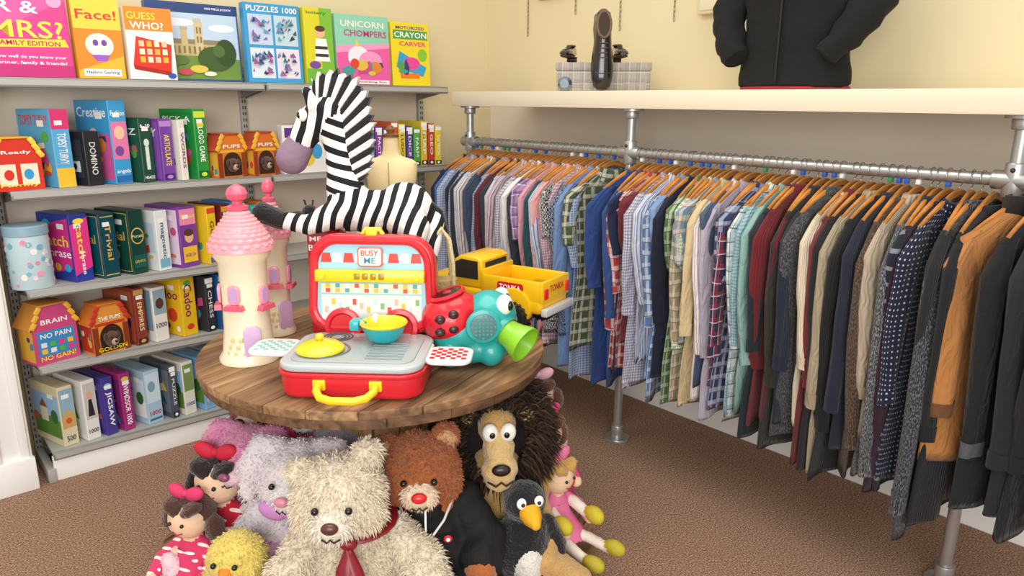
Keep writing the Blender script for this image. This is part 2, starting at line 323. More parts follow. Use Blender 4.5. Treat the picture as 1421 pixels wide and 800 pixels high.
# second tier
Z2=1.2055
row(Z2,'games on the second shelf',[
 ('light blue balancing game box with falling figures',-2.43,-2.36,.30,'#5DAFDD',[('r',0,.0,1,.25,'#F2C53D'),('r',0,.75,1,1,'#D93C7A'),('t',.5,.5,.4,.5,'TOPSY TURVY','#FFFFFF',-q)],
   [('t',.5,.86,.85,.13,'TOPSY TURVY','#E8402E'),('e',.35,.5,.12,.1,'#F2C53D'),('e',.62,.42,.14,.1,'#E0478F'),('e',.45,.22,.2,.12,'#F0E23A'),('e',.78,.65,.1,.07,'#54B848')]),
 ('small black dominoes box',-2.325,-2.26,.215,'#26262B',[('t',.5,.5,.6,.4,'DOMINO','#D8D8D8',-q)],[('r',.1,.15,.9,.85,'#3A3A42'),('r',.2,.5,.5,.7,'#E8E8E8'),('r',.52,.25,.82,.45,'#E8E8E8'),('e',.3,.6,.04,.05,'#222222'),('e',.42,.6,.04,.05,'#222222'),('e',.67,.35,.05,.06,'#222222')]),
 ('tall blue and pink creative craft box',-2.225,-2.15,.335,'#3E9FD6',[('r',.05,.3,.95,.75,'#E77FB0'),('e',.5,.62,.3,.08,'#F2C9A8'),('t',.5,.85,.8,.06,'Fashion','#FFFFFF'),('t',.5,.15,.8,.06,'angels','#FFFFFF'),('e',.4,.4,.25,.06,'#7C4DA0'),('r',.05,.02,.95,.1,'#2E6DB0')],
   [('r',.03,.05,.97,.6,'#D45C9E'),('e',.5,.55,.16,.12,'#F2C9A8'),('t',.5,.86,.85,.12,'Creative','#FFFFFF'),('e',.3,.25,.14,.1,'#F2E23D')]),
 ('dark green quiz box with pale silhouette',-2.118,-2.062,.265,'#1F4D3B',[('e',.5,.62,.22,.06,'#DDE7DC'),('r',.35,.2,.65,.56,'#DDE7DC'),('t',.5,.88,.8,.06,'6-10','#FFFFFF'),('t',.5,.08,.8,.05,'HEADS','#FFFFFF')],trivia('#245A44','QUIZ','#FFFFFF')),
 ('purple party game box',-2.038,-1.98,.26,'#7A44A5',spine('ARTICULATE','#F4E04E','#B98AD6','#4C2474'),trivia('#8E56B8','PARTY','#FFFFFF')),
 ('slim white game box',-1.962,-1.93,.255,'#E9E4D8',[('t',.5,.5,.6,.45,'WORDS','#8A2E6B',-q)],[]),
 ('bright green picture game box',-1.895,-1.835,.30,'#24963F',spine('LOGO GAME','#FFFFFF','#D6E84A','#12632A')+[('e',.5,.78,.3,.05,'#E8D33A')],[('r',.05,.05,.95,.95,'#1E8A3A'),('t',.5,.86,.8,.08,'PICK A','#FFFFFF'),('e',.4,.5,.2,.16,'#E5E7DD'),('e',.7,.3,.12,.1,'#D33B2A')]),
 ('flat white box with rainbow corner',-1.50,-1.27,.225,'#ECE7E2',[('r',.05,.75,.95,.95,'#5C2F8F'),('e',.3,.4,.18,.22,'#E2413B'),('e',.55,.35,.15,.2,'#F0C535'),('e',.75,.45,.12,.16,'#3E9FD6')],[],dict(d=.06,flat=1)),
 ],.022,.36)
for i,(c,t) in enumerate(zip(['#2E78B8','#E4E2DC','#3AA0C8','#8B3FA0','#2C5D9E','#D9572E','#E9D23A','#5A3C96','#57B04A','#E0C23A','#C9422E','#F1D51F'],['NHS','CARDS','BINGO','FACTS','SNAP','PAIRS','LUDO','DICE','FARM','MAP','GEO','DOMINION'])):
    x=-1.09+.047*i
    gbox('slim %s game box among the row'%['blue','white','turquoise','purple','navy','orange','yellow','violet','green','mustard','red','bright yellow'][i],(x,-.17,Z2),.038,.22,.2+.012*((i*7)%4),c,spine(t,'#FFFFFF' if i not in(1,6) else '#333333'),[],0,'games on the second shelf')
# third tier
Z3=.8205
row(Z3,'games on the third shelf',[
 ('pink and blue word guessing game box',-2.425,-2.35,.275,'#2B3C9B',[('p',[(0,.1),(1,.2),(1,.95),(0,.85)],'#E23C8C'),('t',.5,.6,.5,.36,'catch','#F8E23C',-q),('t',.5,.28,.36,.3,'phrase','#FFFFFF',-q),('e',.5,.9,.3,.04,'#F8E23C')],
   [('p',[(.05,.05),(.95,.2),(.95,.95),(.05,.8)],'#D6308A'),('t',.5,.6,.8,.16,'catch','#F8E23C'),('t',.55,.4,.8,.16,'phrase','#FFFFFF'),('e',.3,.85,.12,.06,'#35B0E0'),('e',.8,.2,.1,.06,'#35B0E0'),('e',.5,.2,.1,.06,'#F2C53D')]),
 ('dark teal trivia box with gold lettering',-2.32,-2.25,.27,'#0E4552',[('t',.5,.55,.55,.35,'Trivial','#D8B65A',-q),('r',.1,.04,.9,.055,'#D8B65A'),('r',.1,.94,.9,.955,'#D8B65A')],[('r',.04,.04,.96,.96,'#D8B65A'),('r',.055,.05,.945,.95,'#115463'),('t',.5,.6,.7,.14,'Trivial','#D8B65A'),('e',.5,.3,.14,.12,'#D8B65A'),('e',.5,.3,.11,.1,'#115463'),('r',.3,.44,.7,.45,'#D8B65A')]),
 ('dark green trivia box with gold emblem',-2.21,-2.14,.272,'#123F36',[('e',.5,.6,.42,.13,'#D8B65A'),('e',.5,.6,.36,.11,'#123F36'),('t',.5,.6,.7,.05,'Pursuit','#E9D79A'),('r',.1,.1,.9,.3,'#1E5A4C'),('t',.5,.2,.7,.04,'GENUS','#D8B65A')],[('r',.04,.04,.96,.96,'#D8B65A'),('r',.055,.05,.945,.95,'#174A3F'),('t',.5,.6,.7,.14,'Trivial','#D8B65A'),('e',.5,.3,.14,.12,'#D8B65A'),('e',.5,.3,.11,.1,'#174A3F'),('r',.3,.44,.7,.45,'#D8B65A')]),
 ('white magnetic game box',-2.105,-2.045,.262,'#E4E8EA',[('t',.5,.5,.6,.4,'magnetic','#33506B',-q),('r',.1,.05,.9,.2,'#7FB0CC')],[('r',.08,.3,.92,.8,'#BFD3DE')]),
 ('pink and purple childrens game box with smiling child',-2.01,-1.92,.27,'#7E3F9E',[('r',.05,.7,.95,.96,'#F08FB5'),('t',.5,.83,.8,.08,'Squad','#F9E04C'),('e',.5,.5,.25,.1,'#E9B892'),('e',.5,.57,.27,.06,'#5A3A2A'),('r',.1,.08,.9,.34,'#F2C43A'),('t',.5,.2,.6,.06,'AGE 5+','#8A2E6B')],[('r',.05,.05,.95,.95,'#E7D4EA'),('e',.5,.5,.2,.15,'#F08FB5')]),
 ('bright yellow game box',-1.888,-1.84,.262,'#F0CB24',spine('GOLD','#8A2E1B','#E9503A','#2E78B8'),[]),
 ('dark red and black game box',-1.822,-1.775,.265,'#6B1C22',spine('SPLAT','#F8E23C','#F0A030','#1E1E1E'),[]),
 ('blue and yellow number game box',-1.758,-1.70,.27,'#2E8CC8',spine('SUMS','#FFFFFF','#F8E23C','#E0533A'),[('e',.4,.5,.2,.2,'#F8E23C')]),
 ('teal card game box',-1.68,-1.63,.25,'#2FA79B',spine('CARDS','#FFFFFF'),[]),
 ('orange quiz game box',-1.61,-1.56,.26,'#E27A2C',spine('QUIZ','#FFFFFF'),[]),
 ],.03,.36)
# fourth tier
Z4=.5055
row(Z4,'games on the fourth shelf',[
 ('brown and red history game box',-2.215,-2.168,.255,'#8C3A2A',spine('EMPIRES','#F0D9A0','#C9A25A','#4A1E16'),[('r',.06,.06,.94,.94,'#A5543A'),('e',.5,.5,.25,.2,'#D9A860')]),
 ('white jigsaw box reading 1000 pieces',-2.142,-2.078,.245,'#E6E3DE',[('r',.06,.5,.94,.95,'#8FA8B8'),('t',.5,.3,.8,.09,'1000','#2B2B2B'),('e',.5,.7,.3,.1,'#5A3A2A')],[('r',.06,.2,.94,.95,'#7E97A6')],JP),
 ('yellow drawing and acting game box',-2.025,-1.95,.272,'#E9BC1F',[('t',.5,.6,.55,.55,'Cadoo','#7A1F5C',-q),('e',.5,.9,.25,.04,'#54B848'),('e',.5,.15,.25,.05,'#D9412E')],[('t',.5,.7,.8,.16,'Cadoo','#7A1F5C'),('e',.3,.3,.14,.12,'#54B848'),('e',.7,.35,.14,.12,'#D9412E'),('e',.5,.15,.1,.06,'#7A1F5C'),('p',[(.1,.5),(.3,.5),(.2,.6)],'#3E9FD6'),('e',.85,.12,.06,.05,'#F6F0E4')]),
 ('narrow charcoal game box',-1.915,-1.872,.26,'#34343B',spine('CHESS','#E8E8E8'),[]),
 ('dark blue game box with pale label',-1.855,-1.80,.262,'#25598E',spine('DRAGON','#BFE6F0','#9AD3E6','#123A5C'),[]),
 ('turquoise travel game box',-1.78,-1.73,.25,'#3BA8B0',spine('TRAVEL','#FFFFFF'),[]),
 ],.02,.34)
# bottom tier
Z5=.1305
row(Z5,'jigsaws on the bottom shelf',[
 ('cream jigsaw box with harbour village photograph',-2.535,-2.475,.262,'#E0D3AE',[('r',.05,.3,.95,.95,'#8FB4C8'),('p',[(.05,.3),(.95,.3),(.95,.5),(.5,.62),(.05,.5)],'#C9A86A'),('t',.5,.12,.6,.09,'500','#1E3A5C'),('e',.5,.42,.2,.05,'#D9572E')],scenery(),jp(b=.0)),
 ('white jigsaw box with portrait and number 1000',-2.447,-2.392,.268,'#EDEBE6',[('r',.08,.35,.92,.95,'#C9C6C2'),('e',.5,.75,.22,.07,'#E0B090'),('p',[(.25,.4),(.75,.4),(.62,.68),(.38,.68)],'#2A2A30'),('t',.5,.15,.75,.07,'1000','#1E1E22')],[('r',.05,.1,.95,.9,'#DADFE2'),('e',.5,.5,.2,.2,'#B0A090')],JP),
 ('purple jigsaw box with white lettering',-2.372,-2.325,.262,'#4A3C93',[('t',.5,.45,.6,.55,'JIGSAW','#FFFFFF',-q),('e',.5,.85,.35,.05,'#8FC4E8')],[('r',.05,.1,.95,.9,'#5C4CA6')],JP),
 ('magenta jigsaw box with white lettering',-2.302,-2.255,.265,'#A32E7C',[('t',.5,.45,.7,.5,'WINDSOR 1000','#FFFFFF',-q),('e',.5,.9,.35,.04,'#E8C84A')],[('r',.05,.1,.95,.9,'#7E2A6C')],JP),
 ('pale blue jigsaw box with winter scene',-2.205,-2.135,.25,'#A9CCE0',[('r',.05,.4,.95,.95,'#CFE3EE'),('e',.4,.7,.25,.1,'#7FA6BE'),('t',.5,.2,.75,.08,'1000','#B0303A'),('r',.08,.06,.92,.1,'#3A6E92')],scenery('#D6E8F2','#F2F6F8'),JP),
 ('slim slate jigsaw box',-2.10,-2.07,.255,'#4C5560',spine('PUZZLE','#E8E8E8'),[('r',.05,.1,.95,.9,'#6B7580')],JP),
 ('white jigsaw box with village cover',-2.045,-1.99,.255,'#E8E5DA',[('r',.06,.45,.94,.95,'#7E9A5A'),('t',.5,.2,.8,.07,'1000','#2B57A5')],scenery(),JP),
 ('light blue castle jigsaw box',-1.955,-1.885,.25,'#7FB8DC',[('r',.06,.4,.94,.95,'#B8D4E6'),('r',.3,.45,.7,.7,'#C9B486'),('t',.5,.2,.7,.08,'1000','#FFFFFF')],scenery(),JP),
 ('grey jigsaw box with train picture',-1.855,-1.80,.25,'#8C939B',spine('TRAINS','#FFFFFF','#D9412E'),scenery(),JP),
 ('blue coast jigsaw box',-1.77,-1.71,.245,'#3C78B4',spine('COAST','#FFFFFF'),[],JP),
 ],.012,.3)
# tin
t=B().lathe([(0,0),(.073,0),(.075,.004),(.075,.235),(0,.235)],PR('#C4DEE6'),(0,0,0)).obj('storage_tin',None,(-2.535,-.235,Z3),label='round pale blue and pink sweet-print storage tin',cat='tin')
B().lathe([(.0765,.21),(.0785,.212),(.0785,.245),(.075,.249),(0,.249)],PR('#8FB0C4')).obj('tin_lid',t)
b=B();rt=random.Random(2)
for i in range(60):
    a=rt.uniform(0,2*pi);zz=rt.uniform(.018,.195)
    b.cyl((.0755*math.cos(a),.0755*math.sin(a),zz),rt.uniform(.006,.013),.0014,PR(rt.choice(['#EBA5BE','#F0D8E2','#E58FAE','#F6F0E4','#7FB4CC','#EED6A0'])),rot=(0,q,a),seg=10)
b.obj('printed_panel',t)
# house shaped toy boxes
def housebox(label,c,w,d,h,roof,body,acc,words,rz=0,grp=None,win=True):
    o=B().poly([(-w/2,0),(w/2,0),(w/2,h*.62),(w*.28,h*.97),(-w*.28,h*.97),(-w/2,h*.62)],d,PR(body),MX(((1,0,0,0),(0,0,-1,d/2),(0,1,0,0),(0,0,0,1)))).obj('toy_box',None,c,(0,0,rz),label,'toy',grp)
    b=B()
    for s in (-1,1):
        b.box((s*w*.41,0,h*.80),(.006,d+.012,h*.46),PR(roof),.002,1,rot=(0,-s*.56,0))
        for k in range(3): b.box((s*w*(.34+.07*k),-d/2-.004,h*(.92-.12*k)),(.03,.006,.02),PR(acc),.003,rot=(0,s*.95,0))
    b.box((0,0,h*.985),(w*.62,d+.012,.007),PR(roof),.002)
    b.obj('roof',o)
    it=[('t',.5,.71,.6,.08,words[0],'#FFFFFF')]
    if win:
        it=[('r',.08,.57,.92,.63,acc),('r',.0,.0,.16,.56,'#8A3A22'),('r',.84,.0,1,.56,'#8A3A22'),('e',.5,.33,.32,.25,'#3A2418'),('r',.18,.04,.82,.32,'#3A2418')]+it
    it+=[('t',.5,.1,.8,.08,wd,'#F8E23C') for wd in words[1:2]]
    draw(it,FM(w,d,h),w,h,o)
    draw([('r',.05,.05,.95,.58,acc)]+deco(5,.05,.55,int(w*1000)),SM(w,d,h),d,h,o)
    if win:
        b=B().sph((0,-d/2-.004,h*.28),(w*.2,.02,h*.16),FUR('#5A3A28')).sph((0,-d/2-.02,h*.24),(w*.09,.015,h*.07),FUR('#C9A284')).sph((-w*.17,-d/2-.005,h*.33),(w*.06,.012,h*.09),FUR('#3E261A')).sph((w*.17,-d/2-.005,h*.33),(w*.06,.012,h*.09),FUR('#3E261A'))
        b.sph((-w*.07,-d/2-.023,h*.33),.005,PL('#101010')).sph((w*.07,-d/2-.023,h*.33),.005,PL('#101010')).sph((0,-d/2-.035,h*.26),.006,PL('#101010'));b.obj('plush_pup',o)
    return o
g='house-shaped toy boxes'
h1=housebox('red and yellow house-shaped game box',(-2.545,-.235,Z2),.17,.11,.2,'#E9B02C','#D93A2B','#F3D34A',('Ready','Family'),.25,g,False)
draw([('r',.1,.1,.45,.5,'#F6E9D0'),('r',.55,.1,.9,.5,'#F6E9D0'),('e',.3,.3,.1,.1,'#D93A2B'),('e',.7,.3,.1,.1,'#3E9FD6')],FM(.17,.11,.2),.17,.2,h1)
housebox('orange and red kennel-shaped toy box',(-1.73,-.235,Z2),.145,.1,.195,'#B8452A','#DB7A2A','#E8B23A',('PUPS',''),.25,g)
housebox('orange and red kennel-shaped toy box',(-1.57,-.235,Z2),.13,.1,.20,'#B8452A','#D46E2A','#E8B23A',('PUPS',''),.2,g)
h1=housebox('pink and blue puzzle box with wooden hut roof',(-2.51,-.22,Z4),.17,.12,.245,'#C98A3C','#C94C80','#E8B840',('BRAIN','NO GAIN!'),.3,g,False)
draw([('r',.08,.14,.92,.56,'#3C8FC8'),('t',.5,.48,.7,.08,'NO PAIN','#FFFFFF')]+[('r',.14+.2*i,.18+.11*j,.27+.2*i,.26+.11*j,['#F0C040','#E8E8E8','#54B848','#E0408F'][(i+j)%4]) for i in range(4) for j in range(2)],FM(.17,.12,.245),.17,.245,h1)
housebox('orange house-shaped toy box with furry pup',(-2.31,-.25,Z4),.15,.1,.215,'#C9702C','#DC9238','#C23A2A',('THE PUPS','GOLDEN'),.25,g)
# ------------------------------------------------------------ rail and shelf
steel=M('#BCBEBE',.32,.75,bs=40,bst=.1,var=.15,vs=9)
RX,RZ=-.50,1.34
RL=empty('clothes_rail',(RX,-1.57,0),0,'galvanised scaffold-pipe clothes rail with round floor flanges','clothes rail')
def rp(b,n): return b.obj(n,RL,(-RX,1.57,0))
rp(B().cyl((RX,-2.0,RZ),.019,3.1,steel,rot=(q,0,0)),'rail_pipe')
for y in (-.47,-1.57,-2.985):
    b=B().cyl((RX,y,.76),.019,1.52,steel)
    rp(b,'post')
    rp(B().cyl((RX,y,.008),.058,.016,steel,bev=.004).cyl((RX,y,.04),.028,.07,steel,bev=.004),'floor_flange')
    rp(B().cyl((RX,y,RZ),.028,.10,steel,bev=.004).cyl((RX,y,RZ),.028,.11,steel,rot=(q,0,0),bev=.004).sph((RX-.028,y,RZ+.03),.007,M('#444444',.4,.6)),'pipe_fitting')
    rp(B().cyl((RX,y,1.50),.03,.035,steel,bev=.004).cyl((RX,y,1.519),.05,.01,steel),'shelf_flange')
B().box((-.29,-2.48,1.558),(.58,4.1,.066),M('#E6DBC2',.5,var=.03,vs=2),.004).box((-.586,-2.48,1.56),(.012,4.1,.072),M('#E4D9C2',.45),.003).obj('wall_shelf',label='long cream painted wooden shelf above the clothes rail',cat='shelf')
# hangers
def bowz(x): return .040-1.0*abs(x)**1.35*.85
hb=B();xs=[i/10*.2 for i in range(-10,11)]
top=[(x,bowz(x)+.002) for x in xs];bot=[(x,bowz(x)-.02+.006*abs(x)/.2) for x in xs[::-1]]
hb.poly(top+bot,.011,WOOD('#CF8A40'),MX(((1,0,0,0),(0,0,-1,.0055),(0,1,0,0),(0,0,0,1))),.003)
HM=hb.mesh('hanger')
HK=B().tube([(0,0,.03),(0,0,.048),(.012,0,.056),(.024,0,.068),(.0235,0,.082),(.0175,0,.095),(.007,0,.1005),(-.007,0,.1005),(-.0175,0,.095),(-.0235,0,.082),(-.022,0,.072)],.0013,M('#8A8A88',.3,.9),seg=6).mesh('hook')
SC=[B().box((0,0,.052),(.016,.014,.016),PL(c),.002).mesh('size_marker') for c in ('#1F58B8','#1F58B8','#2E8B57','#E8E8E8')]
def mesh_rings(name,rings,mat,ul,vf,extra=None):
    n=len(rings[0]);vs=[p for r in rings for p in r];fs=[]
    for i in range(len(rings)-1):
        for j in range(n):
            k=(j+1)%n;fs.append((i*n+j,i*n+k,(i+1)*n+k,(i+1)*n+j))
    me=bpy.data.meshes.new(name);me.from_pydata(vs,[],fs);uv=me.uv_layers.new(name='UVMap')
    li=0
    for i in range(len(rings)-1):
        for j in range(n):
            for (a,b) in ((i,j),(i,j+1),(i+1,j+1),(i+1,j)):
                uv.data[li].uv=(ul*b/n,vf(a));li+=1
    me.polygons.foreach_set('use_smooth',[True]*len(fs));me.materials.append(mat);me.update()
    return me
def garment(y,mat,L=.8,SL=.6,style='shirt',coll=None,cuff=None,rz=0,label='',name='shirt',cat='shirt',wide=1):
    ph=[random.uniform(0,6.28) for _ in range(8)];knit=style in('knit','cardigan');jk=style=='jacket'
    th=.011 if style=='shirt' else (.022 if jk else .0155)
    N=48;rings=[];zs=[0,-.012,-.03,-.05,-.07,-.1,-.15];z=-.2
    while z>-L+.01: zs.append(z);z-=.04
    zs.append(-L);sk0=random.uniform(-.012,.012)
    for z in zs:
        if z>-.07: hw=.08+.14*(-z/.07)**.8;ht=th*1.3;tt=0
        else:
            tt=(-z-.07)/(L-.07);hw=(.222-.026*math.sin(min(1,tt*1.3)*pi)+.012*tt+.005*math.sin(z*9+ph[0]))*wide;ht=th*(1.15+.3*math.sin(tt*4+ph[1])+.25*tt)
        A=min(1,max(0,-z-.03)/.35)*(.006+.009*tt)*(.6 if jk else 1);r=[]
        for j in range(N):
            a=2*pi*j/N;c=math.cos(a);x=hw*math.copysign(abs(c)**.75,c);yy=ht*math.sin(a)
            yy+=A*math.sin(x*17+ph[2]+z*.9+.7*math.sin(z*3+ph[6]))+A*.6*math.sin(x*39+ph[3]-z*1.6)+.005*math.sin(z*5+ph[7])*min(1,-z*3)
            zz=z+(.016*math.sin(x*9+ph[4])+.014*(1-(x/hw)**2)+sk0*x/.2 if z==-L else 0)-(.012*(1-abs(c)) if z>-.02 else 0)
            r.append((x,yy,zz))
        rings.append(r)
    lastz=rings[-1];rings.append([(p[0]*.97,p[1]*.7,p[2]+.012) for p in lastz])
    me=mesh_rings(name,rings,mat,.96,lambda i:zs[min(i,len(zs)-1)])
    o=reg(bpy.data.objects.new(name,me),None,(RX,y,1.262),(0,0,rz),label,cat,'clothes hanging on the rail')
    for s in (-1,1):
        rr=[];zz=[];n=24;jx=random.uniform(-.035,.03);jy=random.uniform(-.022,.008);f0=random.uniform(.8,1.1)*(1.12 if jk else 1)
        for i in range(n+1):
            t=i/n;z=-.055-(SL-.055)*t
            cx=.165+.058*min(1,t*6)**.7+jx*t*t+.012*math.sin(t*pi)
            rx=(.03+.034*min(1,t*6))*(1-.47*t)*f0;ry=(.011+.007*min(1,t*6))*(1-.1*t)*(1.12 if knit else 1.4 if jk else 1)
            fold=1+.08*math.sin(t*13+ph[4]*s)*t+.06*math.exp(-((t-.5)/.08)**2)
            cy=jy*t+.006*math.sin(t*4+ph[3]*s)
            if knit and t>.93: fold*=.8
            sk=.005*math.sin(t*19+ph[5])
            rr.append([(s*cx+rx*fold*math.cos(2*pi*j/18),cy+ry*math.sin(2*pi*j/18)*(1+.25*math.sin(3*2*pi*j/18+t*5+ph[2])),z+sk*math.sin(2*pi*j/18)) for j in range(18)]);zz.append(z)
        rr.append([(s*cx+(p[0]-s*cx)*.7,cy+(p[1]-cy)*.6,p[2]+.02) for p in rr[-1]]);zz.append(zz[-1])
        mm=mesh_rings('sleeve',rr,mat,.24,lambda i:zz[i]+.013)
        so=reg(bpy.data.objects.new('sleeve',mm),o)
        if s<0 and SL>.4:
            k0=len(rr)-4;cr=[[(s*cx+(p[0]-s*cx)*1.08,cy+(p[1]-cy)*1.12,p[2]) for p in r] for r in rr[k0:-1]]
            reg(bpy.data.objects.new('cuff',mesh_rings('cuff',cr,cuff or mat,.2,lambda i:i*.02)),so)
    pr=[(-.034,.105,.028),(-.012,.098,.03),(.012,.088,.028),(.020,.08,.024),(.012,.073,.02),(-.01,.07,.018)] if style!='cardigan' else [(-.02,.1,.026),(.004,.092,.027),(.008,.082,.024),(-.01,.076,.02)]
    if jk: pr=[(-.03,.1,.03),(.01,.094,.032),(.04,.088,.03),(.042,.08,.026),(.0,.075,.02)]
    cr=[[(hw*math.cos(2*pi*j/24),ht*math.sin(2*pi*j/24),z-(.02*abs(math.sin(2*pi*j/24)) if style=='shirt' else 0)) for j in range(24)] for z,hw,ht in pr]
    reg(bpy.data.objects.new('collar',mesh_rings('collar',cr,coll or mat,.4,lambda i:pr[i][0])),o)
    if style in('shirt','cardigan','jacket'):
        pb=B()
        for i in range(7):
            z=-.05-i*(L-.1)/7;tt=max(0,(-z-.07)/(L-.07));A=min(1,max(0,-z-.03)/.35)*(.006+.009*tt)*(.6 if jk else 1)
            yy=-th*(1.2+.3*math.sin(tt*4+ph[1])+.25*tt)+A*math.sin(ph[2]+z*.9+.7*math.sin(z*3+ph[6]))+A*.6*math.sin(ph[3]-z*1.6)+.005*math.sin(z*5+ph[7])*min(1,-z*3)
            pb.cyl((0,yy-.001,z),.005,.003,PL('#E8E2D2' if style=='shirt' else '#2B2622'),rot=(q,0,0),seg=10)
        pb.obj('buttons',o)
    h=reg(bpy.data.objects.new('clothes_hanger',HM),None,(RX,y,1.262),(0,0,rz),'wooden clothes hanger with steel hook on the rail','hanger','wooden hangers on the rail')
    reg(bpy.data.objects.new('hook',HK),h)
    if random.random()<.5: reg(bpy.data.objects.new('size_marker',random.choice(SC)),h)
    return o
def G(code):
    p=code.split();k=p[0];c='#'+p[1];c2='#'+(p[2] if len(p)>2 and len(p[2])==6 else 'FFFFFF');c3='#'+(p[3] if len(p)>3 and len(p[3])==6 else '303030')
    if k=='s': return FAB(c)
    if k=='g': return FAB(c,[('u',.012,.006,c2,.5),('v',.012,.006,c2,.5)])
    if k=='p': return FAB(c,[('u',.05,.02,c2,.55),('v',.05,.02,c2,.55),('u',.05,.004,c3,.7),('v',.05,.004,c3,.7)])
    if k=='t': return FAB(c,[('u',.016,.005,c2,.8)])
    if k=='h': return FAB(c,[('v',.05,.012,c2,.6)],'knit')
    if k=='d': return FAB(c,dots=(.017,.17,c2))
    if k=='f': return FAB(c,marl=c2)
    if k=='k': return FAB(c,bump='cable')
    if k=='m': return FAB(c,bump='knit',marl=c2)
    if k=='n': return FAB(c,bump='knit')
KD={'s':('shirt','plain'),'g':('shirt','gingham check'),'p':('shirt','plaid check'),'t':('shirt','striped'),'h':('knit','striped knitted'),'d':('shirt','dotted'),'f':('shirt','speckled print'),'k':('knit','chunky cable-knit'),'m':('knit','marled knitted'),'n':('knit','fine-knit')}
seg1="""s 1A2036|navy blue|.80|.62
s 4A6CA6|mid blue|.78|.6
g C8CEDC 4A6AA8|pale blue|.8|.6
s 20263C|dark navy|.8|.6
g C8C8D8 3A4A88|white and blue|.76|.6
s 30323C|charcoal|.8|.6
s BCC8D8|light blue|.78|.6
t D8D4D4 6A2A38|white and wine|.78|.6
s 3A4660|slate blue|.77|.6
s 9EA0A8|soft grey|.8|.62
g B8C0D4 2C3C70|blue and white|.78|.6
s 5A1E2C|wine red|.76|.6
s C4BEC8|lilac grey|.8|.6
s 2E3340|dark grey|.8|.6
t C8B8C0 6A4060|mauve|.78|.6
s B8BEC6|pale grey|.8|.6
g D8D4DC 4A2E5A|white and purple|.8|.6
s DEDCD8|white|.78|.58
s 2C3038|graphite|.8|.6
p A888B0 64487C E8E0F0|lilac|.78|.35
s D09AA4|pale pink|.78|.6
s 1E444C|dark teal|.8|.6
t C0C8D8 34508A|white and blue|.8|.6
s DCA09C|salmon pink|.76|.58
f 15161A D0D0D0|black and white|.78|.32
g D8C8D0 8A3A5A|pink|.78|.6
f 1A2648 98A8C0|navy|.8|.6
s 6C88B4|sky blue|.92|.62
g 5A7CB0 D0D8E8|blue|.9|.4
p 44543A DAD6C0 171C12|olive green and cream|.8|.3""".split('\n')
seg2="""s 24407C|royal blue|.88|.5
s 2A4880|blue|.9|.55
s 161E40|navy|.78|.3
p 9A2A30 E0CEC8 1E1E3A|red and cream|.85|.6
p B0383C E8D4CE 403040|red|.75|.5
s 641C26|burgundy|.72|.3
g CFCDD6 50547A|grey and white|.85|.55
t D4D8E4 4A689C|white and blue|.75|.5
p 4C70A4 D4DCE8 162848|blue|.85|.55
s 7894BC|light blue|.78|.3
s 12182E|midnight blue|.85|.6
p 4C7040 C4D0B4 1E2C1C|green|.95|.35
p A09478 DCD4C0 5C5038|beige|.8|.6
g 7C9C6C E4E8DC|light green|.7|.32
p 7090AC D8CCB4 8A6878|pastel blue and cream|.62|.3
s CDB98E|cream|.82|.6
s 465670|denim blue|.72|.3
t DEDAD8 A07480|white and pink|.82|.6
s ACA4B4|pale lilac|.85|.6
p 1C2244 8A2834 C8C8D4|navy and red|.8|.6
p 26325C B8C0D4 641E2C|navy|.78|.35
g AAC4CC 4C8494|pale aqua|.78|.6
p D4DAD8 88A8B0 1C2028|white|.85|.6
s 86ACA4|mint|.84|.6
s 1A262C|dark teal|.84|.6
n 701620|deep red|.82|.62
k 5C1420|burgundy|.8|.6
k 28261E|dark olive|.84|.62
n 181E34|navy|.86|.62
m 303034 606066|charcoal|.84|.6
n DCCFB4|cream|.8|.6
n 6E1C22|wine red|.84|.62
n 1A181A|black|.92|.64
k A2947A|oatmeal|.95|.66
n 141518|black|.88|.7
n 1C2034|dark navy|.86|.66
m 3C2C24 6E5848|brown|.92|.8
k B4A48E|cream|.8|.6
m 38383C 8A8A8E|grey|.93|.8
h 14182C A8A8B4|navy and grey|.86|.62
n 34142A|plum|.92|.7
d 141A34 B8BCC8|navy|.9|.64
n 1C1C20|black|.9|.66
m 24262C 6A6C74|charcoal|.98|.95
n 15161A|black|.92|.7""".split('\n')
def put(lst,y0,y1):
    n=len(lst)
    for i,l in enumerate(lst):
        a,b,c,d=l.split('|');k=a.split()[0];st,ds=KD[k];mat=G(a)
        cardi=st=='knit' and i%2==0
        nmn=('cardigan' if cardi else 'jumper') if st=='knit' else 'shirt'
        garment(y0+(y1-y0)*i/(n-1)+random.uniform(-.008,.008),mat,float(c)*random.uniform(.93,1.08),float(d)*random.uniform(.92,1.1),'cardigan' if cardi else st,rz=random.uniform(-.18,.07),label='%s %s %s on a wooden hanger'%(b,ds,nmn),name=nmn,cat=nmn)
put(seg1,-.525,-1.49);put(seg2,-1.635,-2.94)
blk=FAB('#121317');blk2=FAB('#1B1D22')
garment(-3.03,FAB('#B67A42'),.76,.6,'jacket',FAB('#1E1814'),FAB('#6A4424'),-.40,'tan orange jacket with dark collar on a wooden hanger','jacket','jacket',1.05)
garment(-3.075,blk,.88,.7,'jacket',FAB('#24252A'),FAB('#55585E'),-.16,'black zip jacket with grey cuff trim','jacket','jacket')
garment(-3.125,blk2,.86,.7,'jacket',FAB('#17181C'),None,-.08,'dark charcoal coat beside the end post','jacket','jacket')
garment(-3.18,blk,.9,.7,'jacket',FAB('#17181C'),None,-.05,'black padded jacket on a wooden hanger','jacket','jacket')
garment(-3.235,FAB('#26282E'),.86,.7,'jacket',None,None,0,'charcoal jacket on a wooden hanger','jacket','jacket')
garment(-3.29,blk,.9,.7,'jacket',None,None,0,'long black jacket on a wooden hanger','jacket','jacket')
